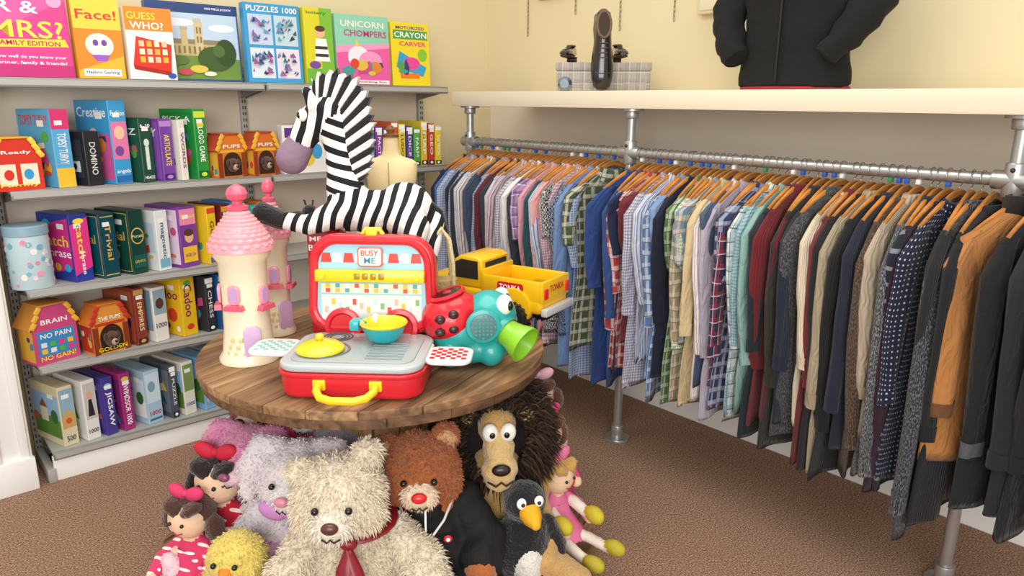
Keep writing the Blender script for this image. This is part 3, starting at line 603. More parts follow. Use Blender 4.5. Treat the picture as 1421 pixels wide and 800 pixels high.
# ------------------------------------------------------------ things on the wall shelf
jm=M('#0A0A0C',.9,bs=9,bst=.7,var=.2,bd=.02);ZS=1.596
J=empty('display_torso',(-.33,-2.19,ZS),0,'headless display torso wearing a black zip jacket, hands in pockets','mannequin')
def loft(b,rs,mat,seg=36,sub=1):
    t=bmesh.new();L=[];full=[]
    for a,c in zip(rs,rs[1:]):
        for k in range(sub): full.append(tuple(a[i]+(c[i]-a[i])*k/sub for i in range(5)))
    full.append(rs[-1])
    for cx,cy,cz,rx,ry in full: L.append([t.verts.new((cx+rx*math.cos(2*pi*j/seg),cy+ry*math.sin(2*pi*j/seg),cz)) for j in range(seg)])
    for a,c in zip(L,L[1:]):
        for j in range(seg): t.faces.new((a[j],a[(j+1)%seg],c[(j+1)%seg],c[j]))
    t.faces.new(L[0][::-1]);t.faces.new(L[-1]);bmesh.ops.recalc_face_normals(t,faces=t.faces)
    return b.add(t,mat)
b=B();loft(b,[(0,0,.008,.115,.2),(0,0,.02,.128,.213),(0,0,.06,.126,.21),(0,0,.14,.118,.2),(0,0,.24,.122,.205),(0,0,.34,.13,.222),(0,0,.44,.13,.235),(0,0,.52,.11,.225),(0,0,.57,.08,.15),(0,0,.6,.06,.07),(0,0,.66,.055,.06)],jm,56,4)
b.noise(.013,8).noise(.006,22);b.obj('jacket',J)
for s in (-1,1):
    pts=[V((0,s*.17,.52)),V((.0,s*.22,.44)),V((.0,s*.262,.36)),V((-.02,s*.272,.3)),V((-.055,s*.255,.235)),V((-.095,s*.215,.17)),V((-.118,s*.17,.11))];rr=[.065,.076,.074,.068,.06,.054,.042]
    fine=[];fr=[]
    for i in range(6):
        for k in range(4): fine.append(pts[i].lerp(pts[i+1],k/4));fr.append((rr[i]+(rr[i+1]-rr[i])*k/4)*(1+.05*math.sin((i*4+k)*1.7)))
    B().tube(fine+[pts[-1]],fr+[rr[-1]],jm,seg=22).noise(.012,12,s).noise(.005,30).obj('sleeve',J)
B().box((-.132,0,.3),(.006,.007,.54),M('#3A3A3E',.3,.8)).box((-.137,0,.45),(.004,.006,.03),M('#999999',.3,.9)).obj('zip',J)
B().tube([(.118*math.cos(a),.203*math.sin(a),.008) for a in [k*pi/16 for k in range(32)]],.006,M('#A81E26',.7),cyc=True,seg=8).obj('hem_trim',J)
B().cyl((0,0,.68),.045,.08,M('#D8CCB8',.7),r2=.04).obj('neck',J)
# fabric covered box with shoes
PB=empty('fabric_box',(-.33,-1.25,ZS),.72,'grey and cream checked fabric storage box with lid','box')
ck=FAB('#A89F96',[('u',.05,.022,'#8A8480',.5),('v',.05,.022,'#8A8480',.5),('u',.05,.004,'#D8D0C8',.6),('v',.05,.004,'#D8D0C8',.6),('u',.012,.004,'#C4BCB2',.3)],obj=True)
B().box((0,0,.045),(.2,.42,.09),ck,.004).obj('box_body',PB)
B().box((0,0,.108),(.21,.43,.036),ck,.005).obj('box_lid',PB)
lea=M('#14100E',.2,coat=.6);sole=M('#3A2A1E',.6)
def shoe(loc,rot,label,sc=1):
    o=B()
    rs=[(0,-.15,.014,.018),(0,-.138,.024,.034),(0,-.1,.034,.045),(0,-.05,.042,.047),(0,.0,.052,.04),(0,.05,.062,.036),(0,.1,.068,.037),(0,.135,.066,.033),(0,.15,.05,.02)]
    t=bmesh.new();Ls=[]
    for x,y,hh,w in rs: Ls.append([t.verts.new((w*math.cos(2*pi*j/18)*(1 if math.sin(2*pi*j/18)<0 else .86),y,max(0,hh/2+hh/2*math.sin(2*pi*j/18)*1.1))) for j in range(18)])
    for a,c in zip(Ls,Ls[1:]):
        for j in range(18): t.faces.new((a[j],a[(j+1)%18],c[(j+1)%18],c[j]))
    t.faces.new(Ls[0][::-1]);t.faces.new(Ls[-1]);bmesh.ops.recalc_face_normals(t,faces=t.faces);o.add(t,lea)
    s=o.obj('dress_shoe',None,loc,rot,label,'shoe','dress shoes on the wall shelf');s.scale=(sc,)*3
    B().tube([(.026*math.cos(a),.085+.05*math.sin(a),.069) for a in [k*pi/8 for k in range(16)]],.005,M('#6B5040',.5),cyc=True,seg=8).poly(circ(.023,20,0,.085,.046),.003,M('#3A281C',.8),TR((0,0,.068))).obj('shoe_opening',s)
    op=[(.034*math.cos(a),-.1+.052*math.sin(a)) for a in [pi+i*pi/8 for i in range(9)]]+[(.04,-.02),(.032,.04),(.036,.09),(.032,.14),(0,.155),(-.032,.14),(-.036,.09),(-.032,.04),(-.04,-.02)]
    B().poly(op,.008,sole,TR((0,0,-.008))).box((0,.12,-.02),(.06,.06,.025),sole,.004).obj('sole',s)
    B().tube([(-.036,-.085,.022),(-.02,-.092,.035),(0,-.094,.0395),(.02,-.092,.035),(.036,-.085,.022)],.0022,M('#3A302A',.5),seg=6).obj('toe_cap_seam',s)
    b=B()
    for k in range(4): b.tube([(-.016,-.035+k*.017,.048+k*.005),(0,-.037+k*.017,.054+k*.005),(.016,-.035+k*.017,.048+k*.005)],.0022,M('#5A4A42',.7),seg=6)
    b.obj('laces',s)
shoe((-.45,-1.345,ZS+.168),(1.36,0,-.75),'black leather dress shoe stood on its toe against the box',1.12)
shoe((-.43,-1.12,ZS+.159),(0,0,-1.0),'black leather dress shoe lying on the checked box',.7)
shoe((-.27,-1.29,ZS+.159),(0,0,-.7),'black leather dress shoe on the checked box',.75)
B().lathe([(0,0),(.02,.0),(.032,.01),(.03,.024),(.018,.03),(0,.028)],M('#9AA4AC',.2,.9),rot=(0,q,0)).obj('shoe_polish_tin',None,(-.535,-1.2,ZS+.033),(0,0,.6),'small round silver tin standing against the checked box','tin')
# wall chains and frames
for y,z0 in ((-.38,1.91),(-.75,2.0),(-1.06,1.9),(-1.39,1.92)):
    b=B()
    for i in range(int((2.5-z0)/.022)):
        z=z0+.022*i+.011
        b.tube([(-.006+(.0045*math.cos(a) if i%2 else 0),y+(0 if i%2 else .0045*math.cos(a)),z+.013*math.sin(a)) for a in [k*pi/4 for k in range(8)]],.0014,M('#8C7A50',.35,.8),seg=5,cyc=True)
    b.obj('hanging_chain',label='thin brass display chain hanging down the wall',cat='chain',group='chains on the wall')
b=B().box((-.012,-.57,2.245),(.02,.2,.3),M('#6B2A20',.4),.004).obj('picture_frame',label='dark red wooden picture frame on the wall',cat='picture frame')
B().box((-.0235,-.57,2.245),(.003,.15,.25),PR('#D8CDB8')).obj('picture',b)
b=B().box((-.02,-1.62,2.02),(.04,.16,.17),M('#E6D6AE',.5),.005).obj('wall_box',label='cream plastic junction box on the wall',cat='wall box')
B().box((-.042,-1.62,2.02),(.004,.13,.14),M('#EFE3C6',.5),.003).obj('cover_plate',b)
# ------------------------------------------------------------ cable drum table
TC=V((-1.80,-1.607,0));TZ=.776
D=empty('cable_drum_table',(TC.x,TC.y,0),.35,'large wooden cable drum stood on end as a display table','table')
ws=[WOOD('#9C7650'),WOOD('#886546'),WOOD('#AC875E')];wr=WOOD('#74543A')
def disc(b,r,z,t,n,mats,rot=0):
    w=2*r/n
    for k in range(n):
        x0=-r+k*w+.002;x1=x0+w-.004
        def yy(x): return math.sqrt(max(0,r*r-min(r*r,x*x)))
        xsn=[x0+(x1-x0)*i/8 for i in range(9)]
        p=[(x,yy(x)) for x in xsn]+[(x,-yy(x)) for x in xsn[::-1]]
        q2=[]
        for pt in p:
            if not q2 or (abs(pt[0]-q2[-1][0])+abs(pt[1]-q2[-1][1]))>1e-4: q2.append(pt)
        b.poly([(y,x) for x,y in q2],t,mats[k%len(mats)],TR((0,0,z),(0,0,rot)),.003)
b=B();disc(b,.55,TZ-.026,.026,9,ws);b.obj('table_top',D)
b=B();disc(b,.543,TZ-.056,.029,8,[wr],q);b.obj('under_boards',D)
b=B();disc(b,.74,.062,.026,11,ws);b.obj('lower_boards',D)
b=B();disc(b,.732,.0,.061,8,[wr],q);b.obj('base_boards',D)
b=B()
for i in range(16):
    a=2*pi*i/16;b.box((.2*math.cos(a),.2*math.sin(a),.404),(.024,.077,.632),WOOD('#C69A68',(18,18,2)),.003,rot=(0,0,a))
b.cyl((0,0,.404),.185,.63,wr);b.obj('core',D)
for i in range(6):
    a=i*pi/3+.3;B().cyl((.30*math.cos(a),.30*math.sin(a),TZ+.002),.014,.006,M('#3C3A38',.5,.7),seg=6).obj('bolt',D)
ZT=TZ+.001
# ------------------------------------------------------------ blob figures (one continuous surface)
def chain(pts,rs,mat,n=5):
    o=[]
    for (a,ra),(b,rb) in zip(zip(pts,rs),zip(pts[1:],rs[1:])):
        for i in range(n+1):
            t=i/n;o.append((V(a).lerp(V(b),t),(ra+(rb-ra)*t,)*3,None,mat))
    return o
def blob(name,bl,vox=.007,fuzz=.002,fs=60,smooth=4,big=0,bigs=12,seed=0):
    bm=bmesh.new()
    for c,r,rot,m in bl:
        t=bmesh.new();bmesh.ops.create_icosphere(t,subdivisions=3,radius=1);bmesh.ops.transform(t,matrix=TR(c,rot,r),verts=t.verts)
        me=bpy.data.meshes.new('t');t.to_mesh(me);t.free();bm.from_mesh(me);bpy.data.meshes.remove(me)
    me=bpy.data.meshes.new(name);bm.to_mesh(me);bm.free();o=bpy.data.objects.new(name,me);S.collection.objects.link(o)
    md=o.modifiers.new('r','REMESH');md.mode='VOXEL';md.voxel_size=vox
    ms=o.modifiers.new('s','SMOOTH');ms.iterations=smooth;ms.factor=.6
    dg=bpy.context.evaluated_depsgraph_get();dg.update();m2=bpy.data.meshes.new_from_object(o.evaluated_get(dg))
    bpy.data.objects.remove(o);m2.name=name
    mats=[]
    for x in bl:
        if x[3] not in mats: mats.append(x[3])
    m2.materials.clear()
    for x in mats:m2.materials.append(x)
    nn=[v.normal.copy() for v in m2.vertices]
    for v,n in zip(m2.vertices,nn):
        v.co+=n*(fuzz*noise.noise(v.co*fs)*1.6+big*noise.noise(v.co*bigs+V((seed,0,0))))
    if len(mats)>1:
        iv=[(TR(c,rot,r).inverted(),mats.index(m)) for c,r,rot,m in bl]
        for p in m2.polygons:
            c=p.center;best=min(((iM@c).length,i) for iM,i in iv);p.material_index=best[1]
    m2.polygons.foreach_set('use_smooth',[True]*len(m2.polygons));return m2
def mobj(me,name,*a,**k): me.name=name;return reg(bpy.data.objects.new(name,me),*a,**k)
RF=random.Random(21)
def strands(samples,mats,ln,wd,grav=.35,jit=.55,droop=.25):
    """pile: each sample = (point, normal, material index)"""
    vs=[];fs=[];mi=[]
    for p,n,m_ in samples:
        l=ln*RF.uniform(.6,1.15);d=(n+V((RF.uniform(-jit,jit),RF.uniform(-jit,jit),RF.uniform(-jit,jit)-grav))).normalized()
        sd=d.cross(V((RF.uniform(-1,1),RF.uniform(-1,1),RF.uniform(-1,1))))
        if sd.length<1e-3: continue
        sd=sd.normalized()*wd*.5;p=p-n*.002;q_=p+d*l*.55;e=p+d*l+V((0,0,-l*droop));k=len(vs)
        vs+=[p-sd,p+sd,q_+sd*.8,q_-sd*.8,e];fs+=[(k,k+1,k+2,k+3),(k+3,k+2,k+4)];mi+=[m_,m_]
    me=bpy.data.meshes.new('fur');me.from_pydata(vs,[],fs)
    for m_ in mats: me.materials.append(m_)
    me.polygons.foreach_set('material_index',mi);me.update();return me
def pile(o,me,n,ln,wd=.004,keep=None,avoid=(),**k):
    sm_=[];P=me.polygons;tot=len(P);guard=0
    nv=[(p.center.copy(),p.normal.copy(),p.material_index) for p in P]
    while len(sm_)<n and guard<n*4:
        guard+=1;c,nn,m_=nv[RF.randrange(tot)]
        if keep and not keep(c): continue
        if any((c-a).length<r for a,r in avoid): continue
        c=c+V((RF.uniform(-1,1),RF.uniform(-1,1),RF.uniform(-1,1)))*.003
        sm_.append((c,nn,m_))
    return reg(bpy.data.objects.new('fur',strands(sm_,list(me.materials),ln,wd,**k)),o,kind='stuff')
blkp=PL('#0B0B0B',.15)
def sitter(name,label,cat,loc,rz,sc,fur,muz=None,ear='bear',headtilt=0,bib=None,arms=None,legs=True,eyes=True,nose='#2A1A14',grp='plush toys on the drum base',lean=0,earin=None,fuzz=.003,foot=None,roll=0,bow=None,hair=(5000,.011),keep=None):
    muz=muz or fur;bl=[]
    hc=V((headtilt*.06,-.035,.40))
    bl+=[((0,0,.15),(.125,.105,.16),None,fur),((0,-.02,.12),(.13,.11,.12),None,bib or fur),((0,-.005,.28),(.09,.08,.07),None,fur),(hc,(.112,.1,.1),None,fur),(hc+V((0,-.05,-.025)),(.08,.062,.06),None,fur),(hc+V((0,-.1,-.03)),(.046,.038,.036),None,muz)]
    for s in(-1,1): bl+=[(hc+V((s*.06,-.03,-.03)),(.055,.055,.05),None,fur)]
    if ear=='bear':
        for s in(-1,1): bl+=[(hc+V((s*.085+headtilt*.03,.01,.078-s*headtilt*.05)),(.038,.022,.038),None,fur),(hc+V((s*.085+headtilt*.03,-.008,.076-s*headtilt*.05)),(.024,.012,.024),None,earin or fur)]
    elif ear=='bunny':
        for s in(-1,1): bl+=chain([hc+V((s*.06,.01,.08)),hc+V((s*.115,.0,.085)),hc+V((s*.145,-.02,.02)),hc+V((s*.15,-.03,-.06))],[.026,.03,.034,.026],fur,4)
    a=arms or [((.11,0,.26),(.165,-.05,.18),(.15,-.14,.13)),((-.11,0,.26),(-.165,-.05,.18),(-.15,-.14,.13))]
    for ch in a: bl+=chain(ch,[.05,.05,.046],fur,4)
    if legs:
        for s in(-1,1):
            bl+=chain([(s*.08,-.04,.065),(s*.13,-.17,.062),(s*.15,-.25,.06)],[.066,.058,.052],fur,4)
            bl+=[((s*.152,-.275,.085),(.044,.03,.058),None,foot or muz)]
    me=blob(name,bl,vox=.0078,fuzz=fuzz,fs=75,big=.006,bigs=22,seed=loc[0]*9)
    o=mobj(me,name,None,loc,(lean,roll,rz),label,cat,grp);o.scale=(sc,)*3
    if hair: pile(o,me,hair[0],hair[1],keep=keep,avoid=[(hc+V((s*.04,-.104,.012)),.02) for s in(-1,1)]+[(hc+V((0,-.135,-.02)),.028)])
    if eyes:
        for s in(-1,1): B().sph(hc+V((s*.04,-.110,.012)),.0095,blkp).obj('eye',o)
    B().sph(hc+V((0,-.144,-.014)),(.021,.013,.015),PL(nose,.35)).obj('nose',o)
    B().tube([hc+V((-.022,-.134,-.048)),hc+V((-.008,-.142,-.052)),hc+V((0,-.145,-.042)),hc+V((.008,-.142,-.052)),hc+V((.022,-.134,-.048))],.0022,M('#3A2620',.8),seg=6).obj('mouth',o)
    if bow:
        bm_=M(bow,.6,bs=40,bst=.4)
        B().sph((-.045,-.1,.31),(.045,.018,.03),bm_,rot=(0,.3,0)).sph((.045,-.1,.31),(.045,.018,.03),bm_,rot=(0,-.3,0)).sph((0,-.11,.31),.014,bm_).obj('bow',o)
    return o,hc
ZB=.089
wf=FUR('#EFE2CA')
o,hc=sitter('teddy_bear','large cream plush teddy bear with dark red ribbon','teddy bear',W(1.80,-.43,ZB),CR+.05,1.07,wf,FUR('#F4ECDC'),headtilt=-.5,nose='#5A3028',arms=[((.10,0,.26),(.18,-.04,.2),(.22,-.12,.12)),((-.11,0,.26),(-.18,-.05,.17),(-.18,-.14,.10))],lean=-.02,foot=wf,hair=(24000,.021))
rb=M('#8A1626',.35)
B().tube([(.1*math.cos(a),.093*math.sin(a)-.01,.315+.01*math.sin(a)) for a in [k*pi/10 for k in range(20)]],.012,rb,cyc=True,flat=.6).sph((0,-.115,.305),(.022,.015,.017),rb).tube([(0,-.12,.30),(-.01,-.15,.25),(.0,-.162,.16),(.03,-.165,.05)],[.008,.02,.023,.025],rb,flat=.25).tube([(0,-.12,.30),(.025,-.15,.25),(.04,-.158,.19)],[.008,.016,.018],rb,flat=.3).obj('ribbon',o)
bf=FUR('#B4642F')
o,hc=sitter('teddy_bear','ginger brown plush teddy bear in black zip tracksuit','teddy bear',W(1.96,-.255,ZB+.01),CR+.12,1.04,bf,FUR('#F0DCC0'),headtilt=-.25,nose='#D9202A',earin=FUR('#D8A878'),lean=.0,hair=(11000,.012),keep=lambda c:c.z>.325)
tm=M('#0E0E10',.8,bs=30,bst=.6,bd=.012)
bl=[((0,0,.15),(.142,.122,.17),None,tm),((0,-.02,.12),(.145,.128,.125),None,tm),((0,-.005,.27),(.1,.09,.055),None,tm)]
for s in(-1,1): bl+=chain([(s*.11,0,.26),(s*.165,-.05,.18),(s*.156,-.11,.145)],[.062,.062,.06],tm,4)
j=mobj(blob('tracksuit_top',bl,.009,0,smooth=6,big=.01,bigs=20),'tracksuit_top',o)
bl=[]
for s in(-1,1): bl+=chain([(s*.08,-.04,.068),(s*.13,-.17,.066),(s*.145,-.22,.064)],[.075,.069,.066],tm,4)
mobj(blob('trousers',bl,.009,0,smooth=6,big=.008,bigs=20),'trousers',o)
B().tube([(0,-.1,.315),(0,-.136,.25),(0,-.158,.15),(0,-.15,.05)],.0035,M('#C9C9CC',.3,.7),seg=6).obj('zip',j)
for s in(-1,1): B().tube([(s*.075,-.07,.315),(s*.05,-.125,.285),(s*.02,-.140,.25)],.0035,M('#E6E4E0',.6),seg=6).obj('collar_trim',j)
B().sph((.06,-.140,.235),(.012,.004,.012),M('#C8202C',.6)).sph((.06,-.1435,.235),(.006,.003,.006),PR('#FFFFFF')).obj('emblem',j)
for s in(-1,1):
    B().sph((s*.152,-.29,.075),(.05,.045,.07),PL('#F2F0EE')).sph((s*.152,-.32,.04),(.046,.035,.03),PL('#FFFFFF')).obj('trainer',o)
# lion
lf=FUR('#C9A060');lt=FUR('#DDBC80');lo=empty('plush_lion',W(2.14,-.05,ZB),CR+.12,'tan plush lion with thick dark brown mane','plush lion','plush toys on the drum base');lo.scale=(1.1,)*3
bl=[((0,0,.15),(.11,.1,.16),None,lf),((0,-.02,.3),(.07,.07,.08),None,lf),((0,-.05,.44),(.055,.06,.06),None,lf),((0,-.09,.39),(.045,.05,.06),None,lt),((0,-.13,.345),(.052,.045,.045),None,lt),((0,-.13,.31),(.042,.035,.028),None,lt)]
for s in(-1,1):
    bl+=chain([(s*.09,-.02,.25),(s*.13,-.1,.16),(s*.12,-.19,.09)],[.04,.036,.04],lf,4)+chain([(s*.08,-.04,.06),(s*.15,-.16,.06),(s*.2,-.24,.05)],[.06,.045,.048],lf,4)+[((s*.085,-.06,.475),(.024,.014,.026),None,lf)]
lm=blob('body',bl,.007,.002,smooth=4);mobj(lm,'body',lo)
mm=[M('#1E1510',.95,var=.3,vs=30),M('#38271B',.95,var=.3,vs=30),M('#4A3424',.95,var=.3,vs=30)]
mb=B().sph((0,.035,.40),(.15,.075,.165),mm[0],seg=28);mb.noise(.012,30);mn=mb.obj('mane',lo)
sa=[]
for i in range(15000):
    a=RF.uniform(0,2*pi);dep=RF.uniform(-.075,.08);rad=RF.uniform(.07,.15)*(1 if dep>-.03 else .95)
    if dep<-.02 and rad<.085: continue
    n_=V((math.cos(a),RF.uniform(-.5,.1),math.sin(a))).normalized()
    sa.append((V((math.cos(a)*rad,dep,.397+math.sin(a)*rad*1.1)),n_,RF.randrange(3)))
reg(bpy.data.objects.new('mane_fur',strands(sa,mm,.062,.006,.25,.5,.3)),mn,kind='stuff')
for s in(-1,1):
    B().sph((s*.025,-.112,.447),(.022,.016,.027),PL('#F4F2EA')).sph((s*.020,-.127,.445),(.008,.004,.009),blkp).obj('eye',lo)
B().sph((0,-.173,.365),(.026,.014,.017),PL('#241512',.4)).obj('nose',lo)
B().tube([(-.035,-.155,.322),(-.014,-.172,.316),(0,-.176,.33),(.014,-.172,.316),(.035,-.155,.322)],.003,M('#3A2015',.8),seg=6).obj('mouth',lo)
# black bird
pf=FUR('#121217');yf2=FUR('#E6A51E')
po=empty('plush_penguin',W(1.98,.04,ZB),CR+.3,'black and white plush penguin with yellow beak and feet','plush penguin','plush toys on the drum base')
bl=[((0,0,.13),(.085,.08,.14),None,pf),((0,-.045,.1),(.05,.05,.08),None,FUR('#E9E6DF')),((0,-.01,.29),(.066,.064,.066),None,pf)]
for s in(-1,1):
    bl+=chain([(s*.08,0,.2),(s*.11,-.02,.13),(s*.11,-.05,.07)],[.026,.026,.016],pf,4)+[((s*.06,-.11,.025),(.042,.065,.024),(0,0,s*.3),yf2)]
mobj(blob('body',bl,.007,.002),'body',po)
B().lathe([(.034,0),(.028,.03),(.012,.065),(0,.072)],M('#EDB021',.7,bs=80),(0,-.06,.28),rot=(q+.15,0,0)).obj('beak',po)
for s in(-1,1):B().sph((s*.027,-.064,.315),(.015,.009,.018),PL('#FFFFFF')).sph((s*.025,-.073,.315),.006,blkp).obj('eye',po)
# rag dolls
def doll(loc,rz,sc,dress,hair,shoe_,label,lean=0,skin='#EBC7A6',dots=False):
    sk=M(skin,.9,bs=120,bst=.3);dm=M(dress,.85,bs=60,bst=.3);sm=M(shoe_,.7);hm=FUR(hair)
    if dots: dm=FAB(dress,dots=(.022,.22,'#F6F0EE'),obj=True)
    o=empty('rag_doll',loc,rz,label,'doll','plush toys on the drum base');o.rotation_euler=(lean,0,rz);o.scale=(sc,)*3
    bl=[((0,0,.13),(.055,.045,.08),None,dm),((0,-.01,.26),(.064,.058,.06),None,sk),((0,0,.19),(.03,.03,.03),None,sk)]
    for s in(-1,1): bl+=chain([(s*.045,0,.17),(s*.09,-.04,.13),(s*.08,-.09,.10)],[.022,.02,.022],dm,4)+[((s*.075,-.105,.095),(.02,.02,.02),None,sk)]+chain([(s*.03,-.03,.04),(s*.05,-.12,.035),(s*.06,-.2,.02)],[.026,.022,.02],M('#F0E6D8',.9),4)+[((s*.065,-.225,.03),(.028,.045,.03),None,sm)]
    mobj(blob('body',bl,.0065,.0006,smooth=5),'body',o)
    b=B().lathe([(.045,.17),(.06,.12),(.1,.055),(.115,.03),(.11,.03),(.05,.12)],dm);b.noise(.014,30);b.obj('skirt',o)
    b=B().sph((0,.012,.278),(.071,.06,.062),hm).sph((-.025,-.035,.305),(.04,.03,.022),hm,rot=(0,.5,0)).sph((.03,-.033,.305),(.035,.03,.022),hm,rot=(0,-.5,0))
    for s in(-1,1): b.sph((s*.078,.005,.235),(.03,.03,.045),hm,seg=12)
    b.noise(.006,60);b.obj('hair',o)
    for s in(-1,1): B().sph((s*.022,-.066,.268),.006,blkp,seg=10).obj('eye',o)
    B().tube([(-.018,-.063,.24),(0,-.067,.234),(.018,-.063,.24)],.002,M('#B02A3A',.7),seg=6).obj('mouth',o)
    bw=M(dress,.7)
    B().sph((-.03,-.01,.345),(.034,.016,.022),bw,rot=(0,.4,0)).sph((.03,-.01,.345),(.034,.016,.022),bw,rot=(0,-.4,0)).sph((0,-.014,.345),.012,bw).obj('bow',o)
doll(W(2.26,.11,ZB+.13),CR+.55,.95,'#D9467E','#6A4224','#C9B42E','rag doll with magenta dress, bow and yellow shoes')
doll(W(2.17,.15,ZB+.03),CR+.85,.9,'#E87AA8','#C99A4A','#B8A82C','small rag doll with pink dress and olive shoes')
doll(W(2.42,.09,ZB+.20),CR+.2,.95,'#E9B2C4','#5A3424','#C8442E','rag doll with pale pink dress and brown hair')
# left side group
sitter('plush_rabbit','white plush rabbit with lilac tummy and floppy ears','plush rabbit',W(1.97,-.63,ZB),CR-.1,1.0,FUR('#E6DCE2'),FUR('#F6F0EE'),ear='bunny',bib=FUR('#D6A6D0'),headtilt=.3,nose='#D98AA0',bow='#C98AC8',hair=(9000,.013))
sitter('plush_rabbit','pink and lilac plush rabbit with floppy ears','plush rabbit',W(2.10,-.80,ZB+.02),CR-.3,.92,FUR('#D987B0'),FUR('#F2D2DF'),ear='bunny',bib=FUR('#C58AC8'),nose='#8A4A6A',bow='#F0E0F0',hair=(7000,.012))
sitter('teddy_bear','small dark red plush bear','teddy bear',W(2.32,-.83,ZB+.10),CR-.3,.9,FUR('#7E1F2B'),FUR('#E8CDB8'))
sitter('teddy_bear','pale pink plush bear against the drum core','teddy bear',W(2.24,-.64,ZB+.13),CR-.1,.92,FUR('#E3B2B4'),FUR('#F6E6DC'),bow='#D9467E')
sitter('teddy_bear','grey plush bear peeping from the pile','teddy bear',W(2.14,-.53,ZB+.10),CR-.1,.8,FUR('#A9A0A8'),FUR('#E6E0DC'))
doll(W(2.02,-.89,ZB+.03),CR-.2,1.15,'#C81E3A','#1E1412','#D8A03A','rag doll with red spotted dress and dark hair',dots=True)
doll(W(1.93,-.95,ZB),CR-.3,.98,'#D93A6A','#4A2A1C','#F0E0E0','rag doll with pink spotted dress and brown hair',dots=True)
# yellow chick
co_=empty('plush_chick',W(1.80,-.76,ZB),CR-.1,'round pale yellow plush chick','plush chick','plush toys on the drum base')
yl=FUR('#EBD56C');cm=blob('body',[((0,0,.1),(.11,.1,.1),None,yl),((0,-.02,.22),(.08,.075,.075),None,yl),((.09,0,.12),(.03,.05,.045),None,yl),((-.09,0,.12),(.03,.05,.045),None,yl)],.008,.003);pile(mobj(cm,'body',co_),cm,5000,.011)
B().cyl((0,-.108,.215),.02,.04,M('#E38A2A',.7),r2=.002,rot=(q,0,0)).obj('beak',co_)
for s in(-1,1):B().sph((s*.03,-.093,.24),.008,blkp).obj('eye',co_)
# ------------------------------------------------------------ zebra
def zebm(k=28,dist=2.0,ang=-15,ax='X'):
    m,nt,b=nm('zebra_fur');N=nt.nodes;L=nt.links;tc=N.new('ShaderNodeTexCoord');mp=N.new('ShaderNodeMapping');mp.inputs['Rotation'].default_value=(0,math.radians(ang),0)
    w=N.new('ShaderNodeTexWave');w.bands_direction=ax;w.inputs['Scale'].default_value=k/3.1;w.inputs['Distortion'].default_value=dist;w.inputs['Detail'].default_value=1;w.inputs['Detail Scale'].default_value=.8
    cr=N.new('ShaderNodeValToRGB');cr.color_ramp.interpolation='CONSTANT';e=cr.color_ramp.elements;e[0].color=lin('#121116');e[1].color=lin('#F3F0EC');e[1].position=.42
    L.new(tc.outputs['Object'],mp.inputs[0]);L.new(mp.outputs[0],w.inputs['Vector']);L.new(w.outputs['Fac'],cr.inputs[0]);L.new(cr.outputs[0],b.inputs['Base Color'])
    n=N.new('ShaderNodeTexNoise');n.inputs['Scale'].default_value=180;L.new(tc.outputs['Object'],n.inputs['Vector']);bp=N.new('ShaderNodeBump');bp.inputs['Strength'].default_value=.4;bp.inputs['Distance'].default_value=.002;L.new(n.outputs['Fac'],bp.inputs['Height']);L.new(bp.outputs[0],b.inputs['Normal'])
    b.inputs['Roughness'].default_value=.9;return m
zm=zebm(24,3.2);zn=zebm(24,1.2,-18,'Z');zk=FUR('#121217');zw=FUR('#F0EDE8');mzz=M('#8C7488',.9,bs=120,bst=.4)
ZO=empty('plush_zebra',W(2.36,-.496,1.118),CR,'black and white striped plush zebra with mauve muzzle','plush zebra')
bl=[((.145,0,.085),(.095,.09,.092),None,zm),((.05,0,.075),(.1,.078,.075),None,zm),((-.035,0,.10),(.075,.075,.088),None,zm)]+chain([(-.045,0,.15),(-.055,0,.20),(-.063,0,.28),(-.08,0,.37)],[.062,.048,.042,.048],zn)
bl+=chain([(-.09,0,.395),(-.135,-.005,.365),(-.168,-.01,.315)],[.052,.052,.044],zm)+chain([(-.185,-.01,.285),(-.208,-.012,.25)],[.046,.052],mzz)
for s in(-1,1):
    bl+=chain([(-.12,s*.045,.41),(-.135,s*.06,.455)],[.022,.016],zm,3)
bl+=chain([(-.06,-.05,.08),(-.15,-.075,.045),(-.24,-.075,.062)],[.05,.032,.028],zm)+chain([(-.24,-.075,.062),(-.295,-.075,.085)],[.032,.034],zk,3)
bl+=chain([(-.05,.05,.07),(-.14,.09,.04),(-.20,.11,.03)],[.045,.03,.027],zm)+chain([(-.20,.11,.03),(-.24,.11,.035)],[.03,.03],zk,3)
bl+=chain([(.15,-.06,.07),(.20,-.13,.05),(.185,-.165,-.015),(.175,-.165,-.07)],[.066,.042,.029,.027],zm)+chain([(.175,-.165,-.07),(.17,-.17,-.105)],[.031,.033],zk,3)
bl+=chain([(.16,.06,.06),(.235,.0,.045),(.238,-.06,-.02),(.228,-.08,-.06)],[.06,.04,.028,.027],zm)+chain([(.228,-.08,-.06),(.222,-.085,-.09)],[.03,.032],zk,3)
zb_=blob('body',bl,.0065,.0008,smooth=5);mobj(zb_,'body',ZO)
inn=[(-.135,.405),(-.115,.425),(-.085,.425),(-.06,.40),(-.045,.36),(-.04,.31),(-.038,.25),(-.03,.2),(-.015,.165)]
out=[(-.14,.455),(-.11,.5),(-.055,.51),(.0,.49),(.036,.44),(.045,.37),(.045,.30),(.038,.235),(.018,.185)]
def crv(P,t):
    x=t*(len(P)-1);i=min(int(x),len(P)-2);f=x-i;return (P[i][0]*(1-f)+P[i+1][0]*f,P[i][1]*(1-f)+P[i+1][1]*f)
b=B();n=22
